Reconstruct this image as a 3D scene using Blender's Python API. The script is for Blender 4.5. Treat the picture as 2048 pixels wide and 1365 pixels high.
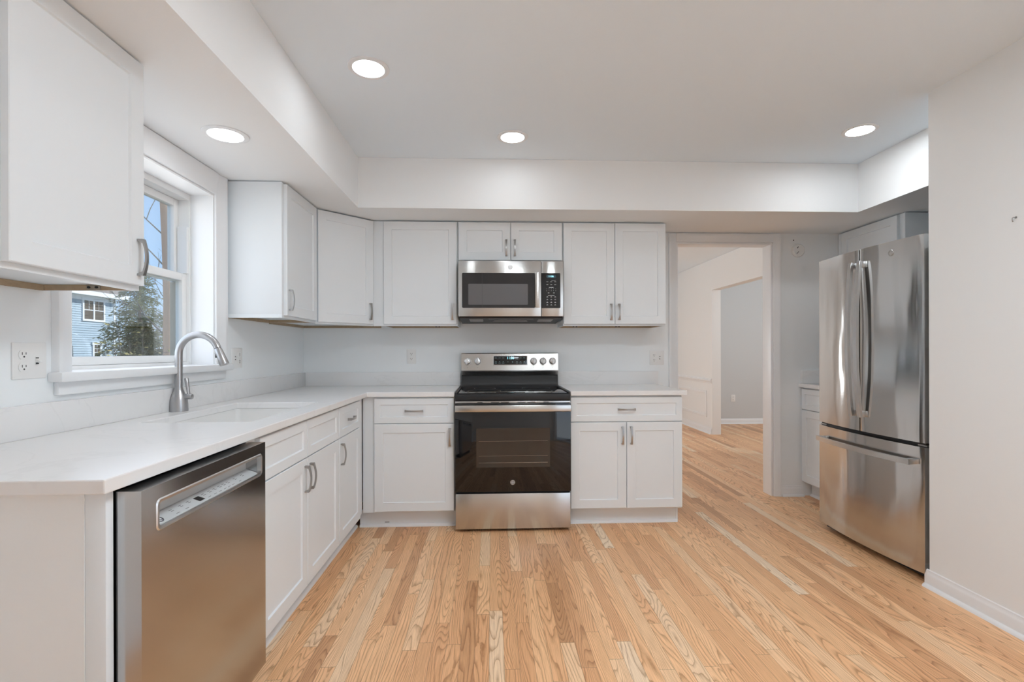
import bpy, bmesh, math, random
from mathutils import Matrix, Vector
for o in list(bpy.data.objects):
    bpy.data.objects.remove(o)
SC = bpy.context.scene
COL = SC.collection
PI = math.pi
R = math.radians

# ------------------------------------------------------------------ camera
cam_d = bpy.data.cameras.new('camera')
cam_d.sensor_width = 36.0
cam_d.lens = 989.2 * 36.0 / 2048.0
cam_d.shift_y = (702.16 - 682.5) / 2048.0
cam_d.clip_start = 0.05
cam_d.clip_end = 300
cam = bpy.data.objects.new('camera', cam_d)
COL.objects.link(cam)
cam.matrix_world = (Matrix.Translation((-0.1395, -3.9081, 1.1802)) @ Matrix.Rotation(-0.0413, 4, 'Z')
                    @ Matrix.Rotation(PI / 2, 4, 'X') @ Matrix.Rotation(-0.0027, 4, 'Z'))
SC.camera = cam

# ------------------------------------------------------------------ colour management
SC.view_settings.view_transform = 'Standard'
SC.view_settings.look = 'None'
SC.view_settings.gamma = 1.0
SC.view_settings.use_curve_mapping = False
SC.view_settings.exposure = 0.0
# a white room: let the light bounce often enough to reach the corners
SC.cycles.max_bounces = 20
SC.cycles.diffuse_bounces = 14

# ------------------------------------------------------------------ world: pale blue winter sky with thin cloud
W = bpy.data.worlds.new('sky')
SC.world = W
W.use_nodes = True
nt = W.node_tree
nt.nodes.clear()
wo = nt.nodes.new('ShaderNodeOutputWorld')
bg = nt.nodes.new('ShaderNodeBackground')
tc = nt.nodes.new('ShaderNodeTexCoord')
sp = nt.nodes.new('ShaderNodeSeparateXYZ')
rp = nt.nodes.new('ShaderNodeValToRGB')
nz = nt.nodes.new('ShaderNodeTexNoise')
mx = nt.nodes.new('ShaderNodeMix')
mx.data_type = 'RGBA'
nz.inputs['Scale'].default_value = 3.0
nz.inputs['Detail'].default_value = 5.0
rp.color_ramp.elements[0].position = 0.0
rp.color_ramp.elements[0].color = (0.70, 0.84, 1.0, 1)
rp.color_ramp.elements[1].position = 0.35
rp.color_ramp.elements[1].color = (0.27, 0.52, 0.95, 1)
e = rp.color_ramp.elements.new(0.12)
e.color = (0.42, 0.66, 1.0, 1)
r2 = nt.nodes.new('ShaderNodeValToRGB')
r2.color_ramp.elements[0].position = 0.5
r2.color_ramp.elements[0].color = (0, 0, 0, 1)
r2.color_ramp.elements[1].position = 0.75
r2.color_ramp.elements[1].color = (0.55, 0.55, 0.55, 1)
nt.links.new(tc.outputs['Generated'], sp.inputs[0])
nt.links.new(sp.outputs['Z'], rp.inputs[0])
nt.links.new(tc.outputs['Generated'], nz.inputs['Vector'])
nt.links.new(nz.outputs[0], r2.inputs[0])
nt.links.new(r2.outputs[0], mx.inputs['Factor'])
nt.links.new(rp.outputs[0], mx.inputs['A'])
mx.inputs['B'].default_value = (0.9, 0.93, 0.97, 1)
nt.links.new(mx.outputs['Result'], bg.inputs[0])
bg.inputs[1].default_value = 1.15
nt.links.new(bg.outputs[0], wo.inputs[0])

# ------------------------------------------------------------------ sun, window daylight and added fill lights
def light(name, kind, loc, rot, energy, color=(1, 1, 1), **kw):
    d = bpy.data.lights.new(name, kind)
    d.energy = energy
    d.color = color
    for k, v in kw.items():
        setattr(d, k, v)
    o = bpy.data.objects.new(name, d)
    COL.objects.link(o)
    o.location = loc
    o.rotation_euler = rot
    return o

light('sun', 'SUN', (10, 6, 12), (R(48), 0, R(125)), 6.5, (1.0, 0.95, 0.88), angle=R(1.5))
# fill light added at a made-up door opening, right wall behind the camera
light('rear_right_fill', 'AREA', (2.14, -4.15, 1.15), (R(90), 0, R(90)), 11, (0.89, 0.955, 1.0), shape='RECTANGLE', size=1.7, size_y=1.9)
# area lights inside the dining room and the hall beyond it
for yy in (1.75, 2.05, 2.35, 2.65, 2.95, 3.25):        # added thin strips, shaped to streak the refrigerator door
    light('dining_light_strip', 'AREA', (-0.57, yy, 1.45), (R(93), 0, R(-90)), 7.6, (0.93, 0.97, 1.0), shape='RECTANGLE', size=0.06, size_y=1.6)
light('sink_window_daylight', 'AREA', (-1.712, -1.69, 1.56), (R(90), 0, R(-90)), 2.5, (0.98, 0.985, 1.0), shape='RECTANGLE', size=0.82, size_y=0.82)
light('hall_area_light', 'AREA', (4.6, 1.2, 2.0), (R(72), 0, R(10)), 26, (0.96, 0.98, 1.0), shape='RECTANGLE', size=1.0, size_y=1.0)
LAMP = 27.5     # strength of the downlight lenses

# ------------------------------------------------------------------ materials
MATS = {}

def mat(name, col, rough=0.5, metal=0.0, spec=0.5, **kw):
    m = bpy.data.materials.new(name)
    m.use_nodes = True
    b = m.node_tree.nodes['Principled BSDF']
    b.inputs['Base Color'].default_value = (*col, 1)
    b.inputs['Roughness'].default_value = rough
    b.inputs['Metallic'].default_value = metal
    b.inputs['Specular IOR Level'].default_value = spec
    for k, v in kw.items():
        b.inputs[k].default_value = v
    MATS[name] = m
    return m

def N(m, t, **kw):
    n = m.node_tree.nodes.new(t)
    for k, v in kw.items():
        setattr(n, k, v)
    return n

def L(m, a, b):
    m.node_tree.links.new(a, b)

def math_node(m, op, a, b=None):
    n = N(m, 'ShaderNodeMath', operation=op)
    for i, v in enumerate((a, b)):
        if v is None:
            continue
        if isinstance(v, (int, float)):
            n.inputs[i].default_value = v
        else:
            L(m, v, n.inputs[i])
    return n.outputs[0]

def painted(name, col, rough, scale=180.0, bump=0.05, dist=0.002):
    m = mat(name, col, rough)
    b = m.node_tree.nodes['Principled BSDF']
    g = N(m, 'ShaderNodeTexCoord')
    z = N(m, 'ShaderNodeTexNoise')
    z.inputs['Scale'].default_value = scale
    z.inputs['Detail'].default_value = 2
    bp = N(m, 'ShaderNodeBump')
    bp.inputs['Strength'].default_value = bump
    bp.inputs['Distance'].default_value = dist
    L(m, g.outputs['Object'], z.inputs['Vector'])
    L(m, z.outputs[0], bp.inputs['Height'])
    L(m, bp.outputs[0], b.inputs['Normal'])
    return m

WALL = painted('wall_paint', (0.83, 0.857, 0.87), 0.75)
CEIL = painted('ceiling_paint', (0.81, 0.895, 0.965), 0.85)
SOFF = painted('soffit_paint', (0.84, 0.86, 0.87), 0.8)
DINE = painted('dining_paint', (0.82, 0.83, 0.83), 0.75)
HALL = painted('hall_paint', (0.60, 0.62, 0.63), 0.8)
TRIM = mat('trim_paint', (0.82, 0.835, 0.85), 0.35)
CAB = mat('cabinet_lacquer', (0.785, 0.828, 0.858), 0.38)
CABIN = mat('cabinet_panel_board', (0.80, 0.80, 0.79), 0.45)
PLASTIC = mat('white_plastic', (0.80, 0.80, 0.79), 0.3)
SLOT = mat('dark_slot', (0.03, 0.03, 0.03), 0.6)
BLACKP = mat('black_plastic', (0.015, 0.015, 0.016), 0.45)
BLACKG = mat('black_glass', (0.006, 0.006, 0.007), 0.04, spec=0.6)
DKGREY = mat('dark_grey_case', (0.045, 0.045, 0.048), 0.5)
CHROME = mat('satin_nickel', (0.42, 0.415, 0.41), 0.30, 1.0)
NICKEL = mat('brushed_faucet_nickel', (0.50, 0.50, 0.51), 0.30, 1.0)
GREYPL = mat('silver_plastic', (0.55, 0.56, 0.56), 0.4, 0.2)
PALEPL = mat('pale_control_plastic', (0.62, 0.65, 0.67), 0.4)
INK = mat('grey_ink', (0.12, 0.12, 0.14), 0.6)
WHITEINK = mat('white_ink', (0.55, 0.57, 0.58), 0.6)
SINKM = mat('sink_composite', (0.80, 0.80, 0.79), 0.25)
RUBBER = mat('scuff_grey', (0.25, 0.25, 0.25), 0.8)

def emis(name, col, s):
    m = bpy.data.materials.new(name)
    m.use_nodes = True
    m.node_tree.nodes.clear()
    o = N(m, 'ShaderNodeOutputMaterial')
    em = N(m, 'ShaderNodeEmission')
    em.inputs[0].default_value = (*col, 1)
    em.inputs[1].default_value = s
    L(m, em.outputs[0], o.inputs[0])
    return m

LENS = emis('lamp_lens', (0.91, 0.96, 1.0), LAMP)
PANEL = emis('fill_panel_glow', (0.875, 0.945, 1.0), LAMP * 0.86)  # glow of the added ceiling fill panel
LENS2 = emis('lamp_lens_bright', (0.93, 0.97, 1.0), LAMP * 3.2)
CYAN = emis('display_digits', (0.35, 0.85, 1.0), 2.2)
PALECY = emis('display_icons', (0.6, 0.85, 0.9), 0.45)

def steel(name, col, rough, aniso, wav=0.0, wscale=(1, 1, 1), streak=0.04):
    m = mat(name, col, rough, 1.0)
    b = m.node_tree.nodes['Principled BSDF']
    b.inputs['Anisotropic'].default_value = aniso
    b.inputs['Anisotropic Rotation'].default_value = 0.25
    tg = N(m, 'ShaderNodeTangent', direction_type='RADIAL', axis='Z')
    L(m, tg.outputs[0], b.inputs['Tangent'])
    g = N(m, 'ShaderNodeTexCoord')
    mp = N(m, 'ShaderNodeMapping')
    mp.inputs['Scale'].default_value = (2, 2, 500)
    L(m, g.outputs['Object'], mp.inputs[0])
    z = N(m, 'ShaderNodeTexNoise')
    z.inputs['Scale'].default_value = 1.0
    L(m, mp.outputs[0], z.inputs['Vector'])
    r_ = N(m, 'ShaderNodeMapRange')
    r_.inputs['To Min'].default_value = rough - streak
    r_.inputs['To Max'].default_value = rough + streak
    L(m, z.outputs[0], r_.inputs['Value'])
    L(m, r_.outputs[0], b.inputs['Roughness'])
    if wav:
        mp2 = N(m, 'ShaderNodeMapping')
        mp2.inputs['Scale'].default_value = wscale
        L(m, g.outputs['Object'], mp2.inputs[0])
        z2 = N(m, 'ShaderNodeTexNoise')
        z2.inputs['Scale'].default_value = 1.0
        z2.inputs['Detail'].default_value = 1.0
        L(m, mp2.outputs[0], z2.inputs['Vector'])
        bp = N(m, 'ShaderNodeBump')
        bp.inputs['Strength'].default_value = 1.0
        bp.inputs['Distance'].default_value = wav
        L(m, z2.outputs[0], bp.inputs['Height'])
        L(m, bp.outputs[0], b.inputs['Normal'])
    return m

STEEL = steel('brushed_stainless', (0.60, 0.595, 0.58), 0.24, 0.88, streak=0.01)
STEELF = steel('fridge_stainless', (0.60, 0.60, 0.595), 0.13, 0.90, 0.004, (9, 9, 2.2), streak=0.005)
STEELD = steel('dishwasher_stainless', (0.52, 0.52, 0.52), 0.17, 0.6, streak=0.008)
STEELH = mat('handle_stainless', (0.66, 0.66, 0.66), 0.30, 1.0)

def quartz():
    m = mat('white_quartz', (0.78, 0.78, 0.78), 0.22)
    b = m.node_tree.nodes['Principled BSDF']
    g = N(m, 'ShaderNodeTexCoord')
    z = N(m, 'ShaderNodeTexNoise')
    z.inputs['Scale'].default_value = 2.2
    z.inputs['Detail'].default_value = 8
    z.inputs['Distortion'].default_value = 1.5
    L(m, g.outputs['Object'], z.inputs['Vector'])
    r_ = N(m, 'ShaderNodeValToRGB')
    r_.color_ramp.elements[0].position = 0.485
    r_.color_ramp.elements[0].color = (0.80, 0.80, 0.80, 1)
    r_.color_ramp.elements[1].position = 0.515
    r_.color_ramp.elements[1].color = (0.80, 0.80, 0.80, 1)
    e_ = r_.color_ramp.elements.new(0.5)
    e_.color = (0.765, 0.765, 0.765, 1)
    L(m, z.outputs[0], r_.inputs[0])
    L(m, r_.outputs[0], b.inputs['Base Color'])
    return m

QUARTZ = quartz()

def oak_floor():
    m = mat('oak_strip_floor', (0.5, 0.3, 0.15), 0.38)
    b = m.node_tree.nodes['Principled BSDF']
    g = N(m, 'ShaderNodeTexCoord')
    s = N(m, 'ShaderNodeSeparateXYZ')
    L(m, g.outputs['Object'], s.inputs[0])
    x, y = s.outputs['X'], s.outputs['Y']
    bw = 0.0572
    u = math_node(m, 'DIVIDE', math_node(m, 'ADD', x, 20.0), bw)
    row = math_node(m, 'FLOOR', u)
    fu = math_node(m, 'FRACT', u)
    wn = N(m, 'ShaderNodeTexWhiteNoise', noise_dimensions='1D')
    L(m, row, wn.inputs['W'])
    wn2 = N(m, 'ShaderNodeTexWhiteNoise', noise_dimensions='1D')
    L(m, math_node(m, 'ADD', row, 131.7), wn2.inputs['W'])
    ln = math_node(m, 'ADD', math_node(m, 'MULTIPLY', wn2.outputs[0], 1.0), 0.45)
    v = math_node(m, 'DIVIDE', math_node(m, 'ADD', math_node(m, 'ADD', y, 40.0), math_node(m, 'MULTIPLY', wn.outputs[0], 7.0)), ln)
    seg = math_node(m, 'FLOOR', v)
    fv = math_node(m, 'FRACT', v)
    cb = N(m, 'ShaderNodeCombineXYZ')
    L(m, row, cb.inputs[0])
    L(m, seg, cb.inputs[1])
    idn = N(m, 'ShaderNodeTexWhiteNoise', noise_dimensions='3D')
    L(m, cb.outputs[0], idn.inputs['Vector'])
    sid = N(m, 'ShaderNodeSeparateColor')
    L(m, idn.outputs['Color'], sid.inputs[0])
    r1, r2_, r3 = sid.outputs[0], sid.outputs[1], sid.outputs[2]
    # board tone
    rampb = N(m, 'ShaderNodeValToRGB')
    cr = rampb.color_ramp
    cr.elements[0].position = 0.0
    cr.elements[0].color = (0.62, 0.335, 0.165, 1)
    cr.elements[1].position = 1.0
    cr.elements[1].color = (0.98, 0.80, 0.60, 1)
    for p_, c_ in ((0.12, (0.83, 0.465, 0.24)), (0.5, (0.96, 0.585, 0.315)), (0.78, (0.99, 0.63, 0.355)), (0.92, (0.99, 0.70, 0.44))):
        e_ = cr.elements.new(p_)
        e_.color = (*c_, 1)
    L(m, r1, rampb.inputs[0])
    # cathedral grain: contour lines of a noise stretched along the board
    off = math_node(m, 'MULTIPLY', r2_, 400.0)
    off2 = math_node(m, 'MULTIPLY', r3, 300.0)
    c1 = N(m, 'ShaderNodeCombineXYZ')
    L(m, math_node(m, 'ADD', math_node(m, 'MULTIPLY', x, 11.0), off), c1.inputs[0])
    L(m, math_node(m, 'ADD', math_node(m, 'MULTIPLY', y, 1.25), off2), c1.inputs[1])
    L(m, off, c1.inputs[2])
    n1 = N(m, 'ShaderNodeTexNoise')
    n1.inputs['Scale'].default_value = 1.0
    n1.inputs['Detail'].default_value = 1.0
    n1.inputs['Roughness'].default_value = 0.35
    L(m, c1.outputs[0], n1.inputs['Vector'])
    # small wobble so the rings are ragged
    c3 = N(m, 'ShaderNodeCombineXYZ')
    L(m, math_node(m, 'MULTIPLY', x, 60.0), c3.inputs[0])
    L(m, math_node(m, 'MULTIPLY', y, 25.0), c3.inputs[1])
    L(m, off, c3.inputs[2])
    n3 = N(m, 'ShaderNodeTexNoise')
    n3.inputs['Scale'].default_value = 1.0
    L(m, c3.outputs[0], n3.inputs['Vector'])
    ring_n = math_node(m, 'ADD', math_node(m, 'MULTIPLY', r3, 18.0), 13.0)
    lin_ = math_node(m, 'MULTIPLY', math_node(m, 'MAXIMUM', math_node(m, 'SUBTRACT', r2_, 0.25), 0.0), 210.0)
    ph = math_node(m, 'ADD', math_node(m, 'ADD', math_node(m, 'MULTIPLY', n1.outputs[0], ring_n), math_node(m, 'MULTIPLY', n3.outputs[0], 0.35)),
                   math_node(m, 'MULTIPLY', x, lin_))
    fr = math_node(m, 'FRACT', ph)
    rr = N(m, 'ShaderNodeValToRGB')
    rr.color_ramp.elements[0].position = 0.0
    rr.color_ramp.elements[0].color = (0.80, 0.80, 0.80, 1)
    rr.color_ramp.elements[1].position = 0.45
    rr.color_ramp.elements[1].color = (0, 0, 0, 1)
    e_ = rr.color_ramp.elements.new(0.15)
    e_.color = (0.38, 0.38, 0.38, 1)
    e_ = rr.color_ramp.elements.new(0.94)
    e_.color = (0.08, 0.08, 0.08, 1)
    e_ = rr.color_ramp.elements.new(0.995)
    e_.color = (0.62, 0.62, 0.62, 1)
    L(m, fr, rr.inputs[0])
    # fine pores
    c2 = N(m, 'ShaderNodeCombineXYZ')
    L(m, math_node(m, 'ADD', math_node(m, 'MULTIPLY', x, 420.0), off), c2.inputs[0])
    L(m, math_node(m, 'MULTIPLY', y, 9.0), c2.inputs[1])
    L(m, off2, c2.inputs[2])
    n2 = N(m, 'ShaderNodeTexNoise')
    n2.inputs['Scale'].default_value = 1.0
    n2.inputs['Detail'].default_value = 2.0
    L(m, c2.outputs[0], n2.inputs['Vector'])
    pr = N(m, 'ShaderNodeMapRange')
    pr.inputs['From Min'].default_value = 0.35
    pr.inputs['From Max'].default_value = 0.75
    pr.inputs['To Min'].default_value = 0.0
    pr.inputs['To Max'].default_value = 0.42
    L(m, n2.outputs[0], pr.inputs['Value'])
    dark = math_node(m, 'MINIMUM', math_node(m, 'ADD', math_node(m, 'MULTIPLY', rr.outputs[0], 0.95), pr.outputs[0]), 0.9)
    mixg = N(m, 'ShaderNodeMix', data_type='RGBA')
    L(m, dark, mixg.inputs['Factor'])
    L(m, rampb.outputs[0], mixg.inputs['A'])
    dk = N(m, 'ShaderNodeMix', data_type='RGBA', blend_type='MULTIPLY')
    dk.inputs['Factor'].default_value = 1.0
    L(m, rampb.outputs[0], dk.inputs['A'])
    dk.inputs['B'].default_value = (0.47, 0.37, 0.29, 1)
    L(m, dk.outputs['Result'], mixg.inputs['B'])
    # seams between boards
    du = math_node(m, 'MINIMUM', fu, math_node(m, 'SUBTRACT', 1.0, fu))
    dv = math_node(m, 'MULTIPLY', math_node(m, 'MINIMUM', fv, math_node(m, 'SUBTRACT', 1.0, fv)), ln)
    gap = math_node(m, 'MAXIMUM', math_node(m, 'LESS_THAN', du, 0.011), math_node(m, 'LESS_THAN', dv, 0.0008))
    mixs = N(m, 'ShaderNodeMix', data_type='RGBA')
    L(m, math_node(m, 'MULTIPLY', gap, 0.7), mixs.inputs['Factor'])
    L(m, mixg.outputs['Result'], mixs.inputs['A'])
    mixs.inputs['B'].default_value = (0.10, 0.055, 0.03, 1)
    L(m, mixs.outputs['Result'], b.inputs['Base Color'])
    return m

OAK = oak_floor()

def tan_wood():
    m = mat('raw_plywood', (0.36, 0.27, 0.18), 0.7)
    b = m.node_tree.nodes['Principled BSDF']
    g = N(m, 'ShaderNodeTexCoord')
    z = N(m, 'ShaderNodeTexNoise')
    z.inputs['Scale'].default_value = 22
    z.inputs['Distortion'].default_value = 2.0
    L(m, g.outputs['Object'], z.inputs['Vector'])
    r_ = N(m, 'ShaderNodeValToRGB')
    r_.color_ramp.elements[0].color = (0.30, 0.22, 0.14, 1)
    r_.color_ramp.elements[1].color = (0.46, 0.35, 0.23, 1)
    L(m, z.outputs[0], r_.inputs[0])
    L(m, r_.outputs[0], b.inputs['Base Color'])
    return m

TAN = tan_wood()

def window_glass():
    m = bpy.data.materials.new('clear_pane')
    m.use_nodes = True
    m.node_tree.nodes.clear()
    o = N(m, 'ShaderNodeOutputMaterial')
    t = N(m, 'ShaderNodeBsdfTransparent')
    t.inputs[0].default_value = (0.96, 0.98, 0.98, 1)
    gl = N(m, 'ShaderNodeBsdfGlossy')
    gl.inputs['Roughness'].default_value = 0.02
    fr = N(m, 'ShaderNodeFresnel')
    fr.inputs[0].default_value = 1.45
    mxs = N(m, 'ShaderNodeMixShader')
    L(m, math_node(m, 'MULTIPLY', fr.outputs[0], 0.3), mxs.inputs[0])
    L(m, t.outputs[0], mxs.inputs[1])
    L(m, gl.outputs[0], mxs.inputs[2])
    L(m, mxs.outputs[0], o.inputs[0])
    return m

PANE = window_glass()
OVENWIN = mat('oven_window_glass', (0.034, 0.030, 0.027), 0.05, spec=0.6)
MWIN = mat('microwave_window_mesh', (0.13, 0.13, 0.135), 0.22)
MGLASS = mat('microwave_door_glass', (0.028, 0.028, 0.030), 0.10)

# ------------------------------------------------------------------ mesh helpers
def bm_box(bm, x0, x1, y0, y1, z0, z1, bev=0.0, seg=2):
    g = bmesh.ops.create_cube(bm, size=1.0)
    vs = g['verts']
    bmesh.ops.scale(bm, vec=(abs(x1 - x0), abs(y1 - y0), abs(z1 - z0)), verts=vs)
    bmesh.ops.translate(bm, vec=((x0 + x1) / 2, (y0 + y1) / 2, (z0 + z1) / 2), verts=vs)
    if bev > 0:
        es = list({e for v in vs for e in v.link_edges})
        bmesh.ops.bevel(bm, geom=es, offset=bev, segments=seg, profile=0.5, affect='EDGES')

def prism(bm, pts, fn):
    """pts: 2-D outline; fn(a, b, k) -> 3-D point for k = 0 / 1"""
    lo = [bm.verts.new(fn(a, b, 0)) for a, b in pts]
    hi = [bm.verts.new(fn(a, b, 1)) for a, b in pts]
    n = len(pts)
    bm.faces.new(lo)
    bm.faces.new(hi[::-1])
    for i in range(n):
        bm.faces.new((lo[i], hi[i], hi[(i + 1) % n], lo[(i + 1) % n]))

def lathe(bm, prof, n=32, M=Matrix()):
    """prof: list of (radius, height) turned about local Z"""
    rings = []
    for r, h in prof:
        if r < 1e-6:
            rings.append([bm.verts.new(M @ Vector((0, 0, h)))])
        else:
            rings.append([bm.verts.new(M @ Vector((r * math.cos(2 * PI * k / n), r * math.sin(2 * PI * k / n), h))) for k in range(n)])
    for a, b in zip(rings, rings[1:]):
        for k in range(n):
            k2 = (k + 1) % n
            if len(a) == 1 and len(b) == 1:
                continue
            if len(a) == 1:
                bm.faces.new((a[0], b[k], b[k2]))
            elif len(b) == 1:
                bm.faces.new((a[k], b[0], a[k2]))
            else:
                bm.faces.new((a[k], b[k], b[k2], a[k2]))

def tube(bm, pts, rad, n=12, cap=True):
    pts = [Vector(p) for p in pts]
    rads = rad if isinstance(rad, (list, tuple)) else [rad] * len(pts)
    rings = []
    up = None
    for i, p in enumerate(pts):
        t = (pts[min(i + 1, len(pts) - 1)] - pts[max(i - 1, 0)]).normalized()
        if up is None:
            up = Vector((0, 0, 1)) if abs(t.z) < 0.9 else Vector((0, 1, 0))
        sx = t.cross(up)
        if sx.length < 1e-5:
            sx = t.cross(Vector((1, 0, 0)))
        sx.normalize()
        up = sx.cross(t).normalized()
        rings.append([bm.verts.new(p + rads[i] * (math.cos(2 * PI * k / n) * sx + math.sin(2 * PI * k / n) * up)) for k in range(n)])
    for a, b in zip(rings, rings[1:]):
        for k in range(n):
            bm.faces.new((a[k], a[(k + 1) % n], b[(k + 1) % n], b[k]))
    if cap:
        bm.faces.new(rings[0][::-1])
        bm.faces.new(rings[-1])

def make(name, bm, m, parent=None, smooth=35, loc=None, rot=None):
    bmesh.ops.recalc_face_normals(bm, faces=bm.faces[:])
    me = bpy.data.meshes.new(name)
    bm.to_mesh(me)
    bm.free()
    if smooth:
        for p in me.polygons:
            p.use_smooth = True
        me.set_sharp_from_angle(angle=R(smooth))
    ms = m if isinstance(m, (list, tuple)) else [m]
    for q in ms:
        me.materials.append(q)
    o = bpy.data.objects.new(name, me)
    COL.objects.link(o)
    if parent:
        o.parent = parent
    if loc:
        o.location = loc
    if rot:
        o.rotation_euler = rot
    return o

def box(name, m, x0, x1, y0, y1, z0, z1, bev=0.0, parent=None):
    bm = bmesh.new()
    bm_box(bm, x0, x1, y0, y1, z0, z1, bev)
    return make(name, bm, m, parent)

def boxes(name, m, lst, bev=0.0, parent=None):
    bm = bmesh.new()
    for b in lst:
        bm_box(bm, *b, bev)
    return make(name, bm, m, parent)

def tag(o, label, cat, group=None):
    o['label'] = label
    o['category'] = cat
    if group:
        o['group'] = group
    return o

def struct(o):
    o['kind'] = 'structure'
    return o

def thing(name, label, cat, loc=(0, 0, 0), rz=0.0, group=None):
    o = bpy.data.objects.new(name, None)
    o.empty_display_size = 0.05
    COL.objects.link(o)
    o.location = loc
    o.rotation_euler = (0, 0, rz)
    return tag(o, label, cat, group)

def empty_struct(name, loc=(0, 0, 0)):
    o = bpy.data.objects.new(name, None)
    COL.objects.link(o)
    o.location = loc
    return struct(o)

def text(name, body, size, m, parent, M, ext=0.0004):
    cu = bpy.data.curves.new(name, 'FONT')
    cu.body = body
    cu.size = size
    cu.align_x = 'CENTER'
    cu.align_y = 'CENTER'
    cu.extrude = ext
    t = bpy.data.objects.new(name, cu)
    COL.objects.link(t)
    bpy.context.view_layer.update()
    me = bpy.data.meshes.new_from_object(t.evaluated_get(bpy.context.evaluated_depsgraph_get()))
    bpy.data.objects.remove(t)
    me.materials.clear()
    me.materials.append(m)
    o = bpy.data.objects.new(name, me)
    COL.objects.link(o)
    o.parent = parent
    o.matrix_local = M
    return o

FACE = Matrix.Rotation(PI / 2, 4, 'X')      # text facing local -Y

# ------------------------------------------------------------------ room dimensions (metres, floor = 0, back wall at y = 0)
XL = -1.60
ZC = 2.456
ZS = 2.124
CT = 0.911
XR = 2.035          # near right wall
YR = -1.535         # its end
XA = 2.985          # alcove wall
YF = -5.15           # wall behind the camera

# ------------------------------------------------------------------ structure
struct(box('floor', OAK, -1.84, 6.2, YF - 0.12, 4.6, -0.12, 0.0))
struct(box('ceiling', CEIL, -1.84, 6.2, YF - 0.12, 4.6, ZC, ZC + 0.12))

QY0, QY1 = -5.03, -3.27
WY0, WY1, WZ0, WZ1 = -2.137, -1.238, 1.11, 2.012       # window opening over the sink
struct(boxes('wall_left', WALL, [
    (XL - 0.12, XL, YF, WY0, 0, ZC), (XL - 0.12, XL, WY1, 0.0, 0, ZC),
    (XL - 0.12, XL, WY0, WY1, 0, WZ0), (XL - 0.12, XL, WY0, WY1, WZ1, ZC),
    (XL - 0.20, XL - 0.12, YF, WY0, 0, ZC), (XL - 0.20, XL - 0.12, WY1 + 0.075, 0.0, 0, ZC),
    (XL - 0.20, XL - 0.12, WY0, WY1 + 0.075, 0, WZ0), (XL - 0.20, XL - 0.12, WY0, WY1 + 0.075, WZ1, ZC)]))
DX0, DX1, DZ = 1.339, 2.132, 2.05
struct(boxes('wall_back', WALL, [
    (XL - 0.24, DX0, 0, 0.12, 0, ZC), (DX1, XA + 0.12, 0, 0.12, 0, ZC), (DX0, DX1, 0, 0.12, DZ, ZC)]))
struct(boxes('wall_right', WALL, [
    (XR, XR + 0.12, YF, QY0, 0, ZC), (XR, XR + 0.12, QY1, YR, 0, ZC), (XR, XR + 0.12, QY0, QY1, 2.1, ZC), (XR + 0.12, XA, YR - 0.12, YR, 0, ZC), (XA, XA + 0.12, YR - 0.12, 0, 0, ZC)]))
struct(box('wall_front', WALL, XL, XR, YF - 0.12, YF, 0, ZC))
# soffit running round the kitchen
SL, SB, SR = -1.013, -0.621, 2.371
struct(boxes('trim_1', SOFF, [
    (XL + 0.001, SL, YF + 0.001, -0.001, ZS, ZC - 0.001), (SL, SR, SB, -0.001, ZS, ZC - 0.001), (SR, XA - 0.001, YR + 0.001, -0.001, ZS, ZC - 0.001)]))

# unseen door opening added in the right wall for the fill light
w2 = empty_struct('fill_opening', (XR + 0.06, 0, 0))
boxes('window_frame', TRIM, [(-0.04, 0.04, QY0 + 0.001, QY0 + 0.07, 0, 2.099), (-0.04, 0.04, QY1 - 0.07, QY1 - 0.001, 0, 2.099),
                             (-0.04, 0.04, QY0 + 0.07, QY1 - 0.07, 2.02, 2.099), (-0.04, 0.04, QY0 + 0.07, QY1 - 0.07, 0.0, 0.09)], 0, w2)

def base_profile(h=0.085, t=0.014):
    return [(0, 0), (t, 0), (t, h * 0.68), (t * 0.75, h * 0.78), (t * 0.45, h * 0.86), (t * 0.4, h * 0.96), (0.0, h)]

def baseboard(name, a, b, out, h=0.085, t=0.014, shoe=True, parent=None):
    """a -> b along the wall foot, out = unit vector into the room"""
    bm = bmesh.new()
    a, b, out = Vector((*a, 0)), Vector((*b, 0)), Vector((*out, 0))
    prism(bm, base_profile(h, t), lambda p, q, k: (a if k == 0 else b) + out * p + Vector((0, 0, q)))
    if shoe:
        prism(bm, [(t, 0), (t + 0.016, 0), (t + 0.014, 0.009), (t + 0.008, 0.015), (t, 0.017)],
              lambda p, q, k: (a if k == 0 else b) + out * p + Vector((0, 0, q)))
    o = make(name, bm, TRIM, parent)
    return struct(o) if parent is None else o

bb = baseboard('baseboard_right', (XR, QY1), (XR, YR + 0.012), (-1, 0))
baseboard('baseboard_end', (XR - 0.014, YR), (XR + 0.10, YR), (0, 1), shoe=False)
baseboard('baseboard_back', (2.196, 0), (2.375, 0), (0, -1))
baseboard('baseboard_left', (XL, YF + 0.02), (XL, -2.84), (1, 0))
baseboard('baseboard_front', (XL + 0.02, YF), (XR - 0.03, YF), (0, 1))

# doorway to the dining room: jambs and moulded casing
def casing_strip(bm, p0, p1, width_dir, out, w, t=0.019):
    """moulded casing along p0->p1, starting at the opening edge and spreading along width_dir"""
    p0, p1, wd, out = Vector(p0), Vector(p1), Vector(width_dir), Vector(out)
    prof = [(0, 0), (0, t * 0.45), (w * 0.10, t * 0.6), (w * 0.55, t * 0.72), (w * 0.66, t * 0.95), (w * 0.82, t), (w * 0.96, t), (w, t * 0.8), (w, 0)]
    prism(bm, prof, lambda a, b, k: (p0 if k == 0 else p1) + wd * a + out * b)

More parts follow.
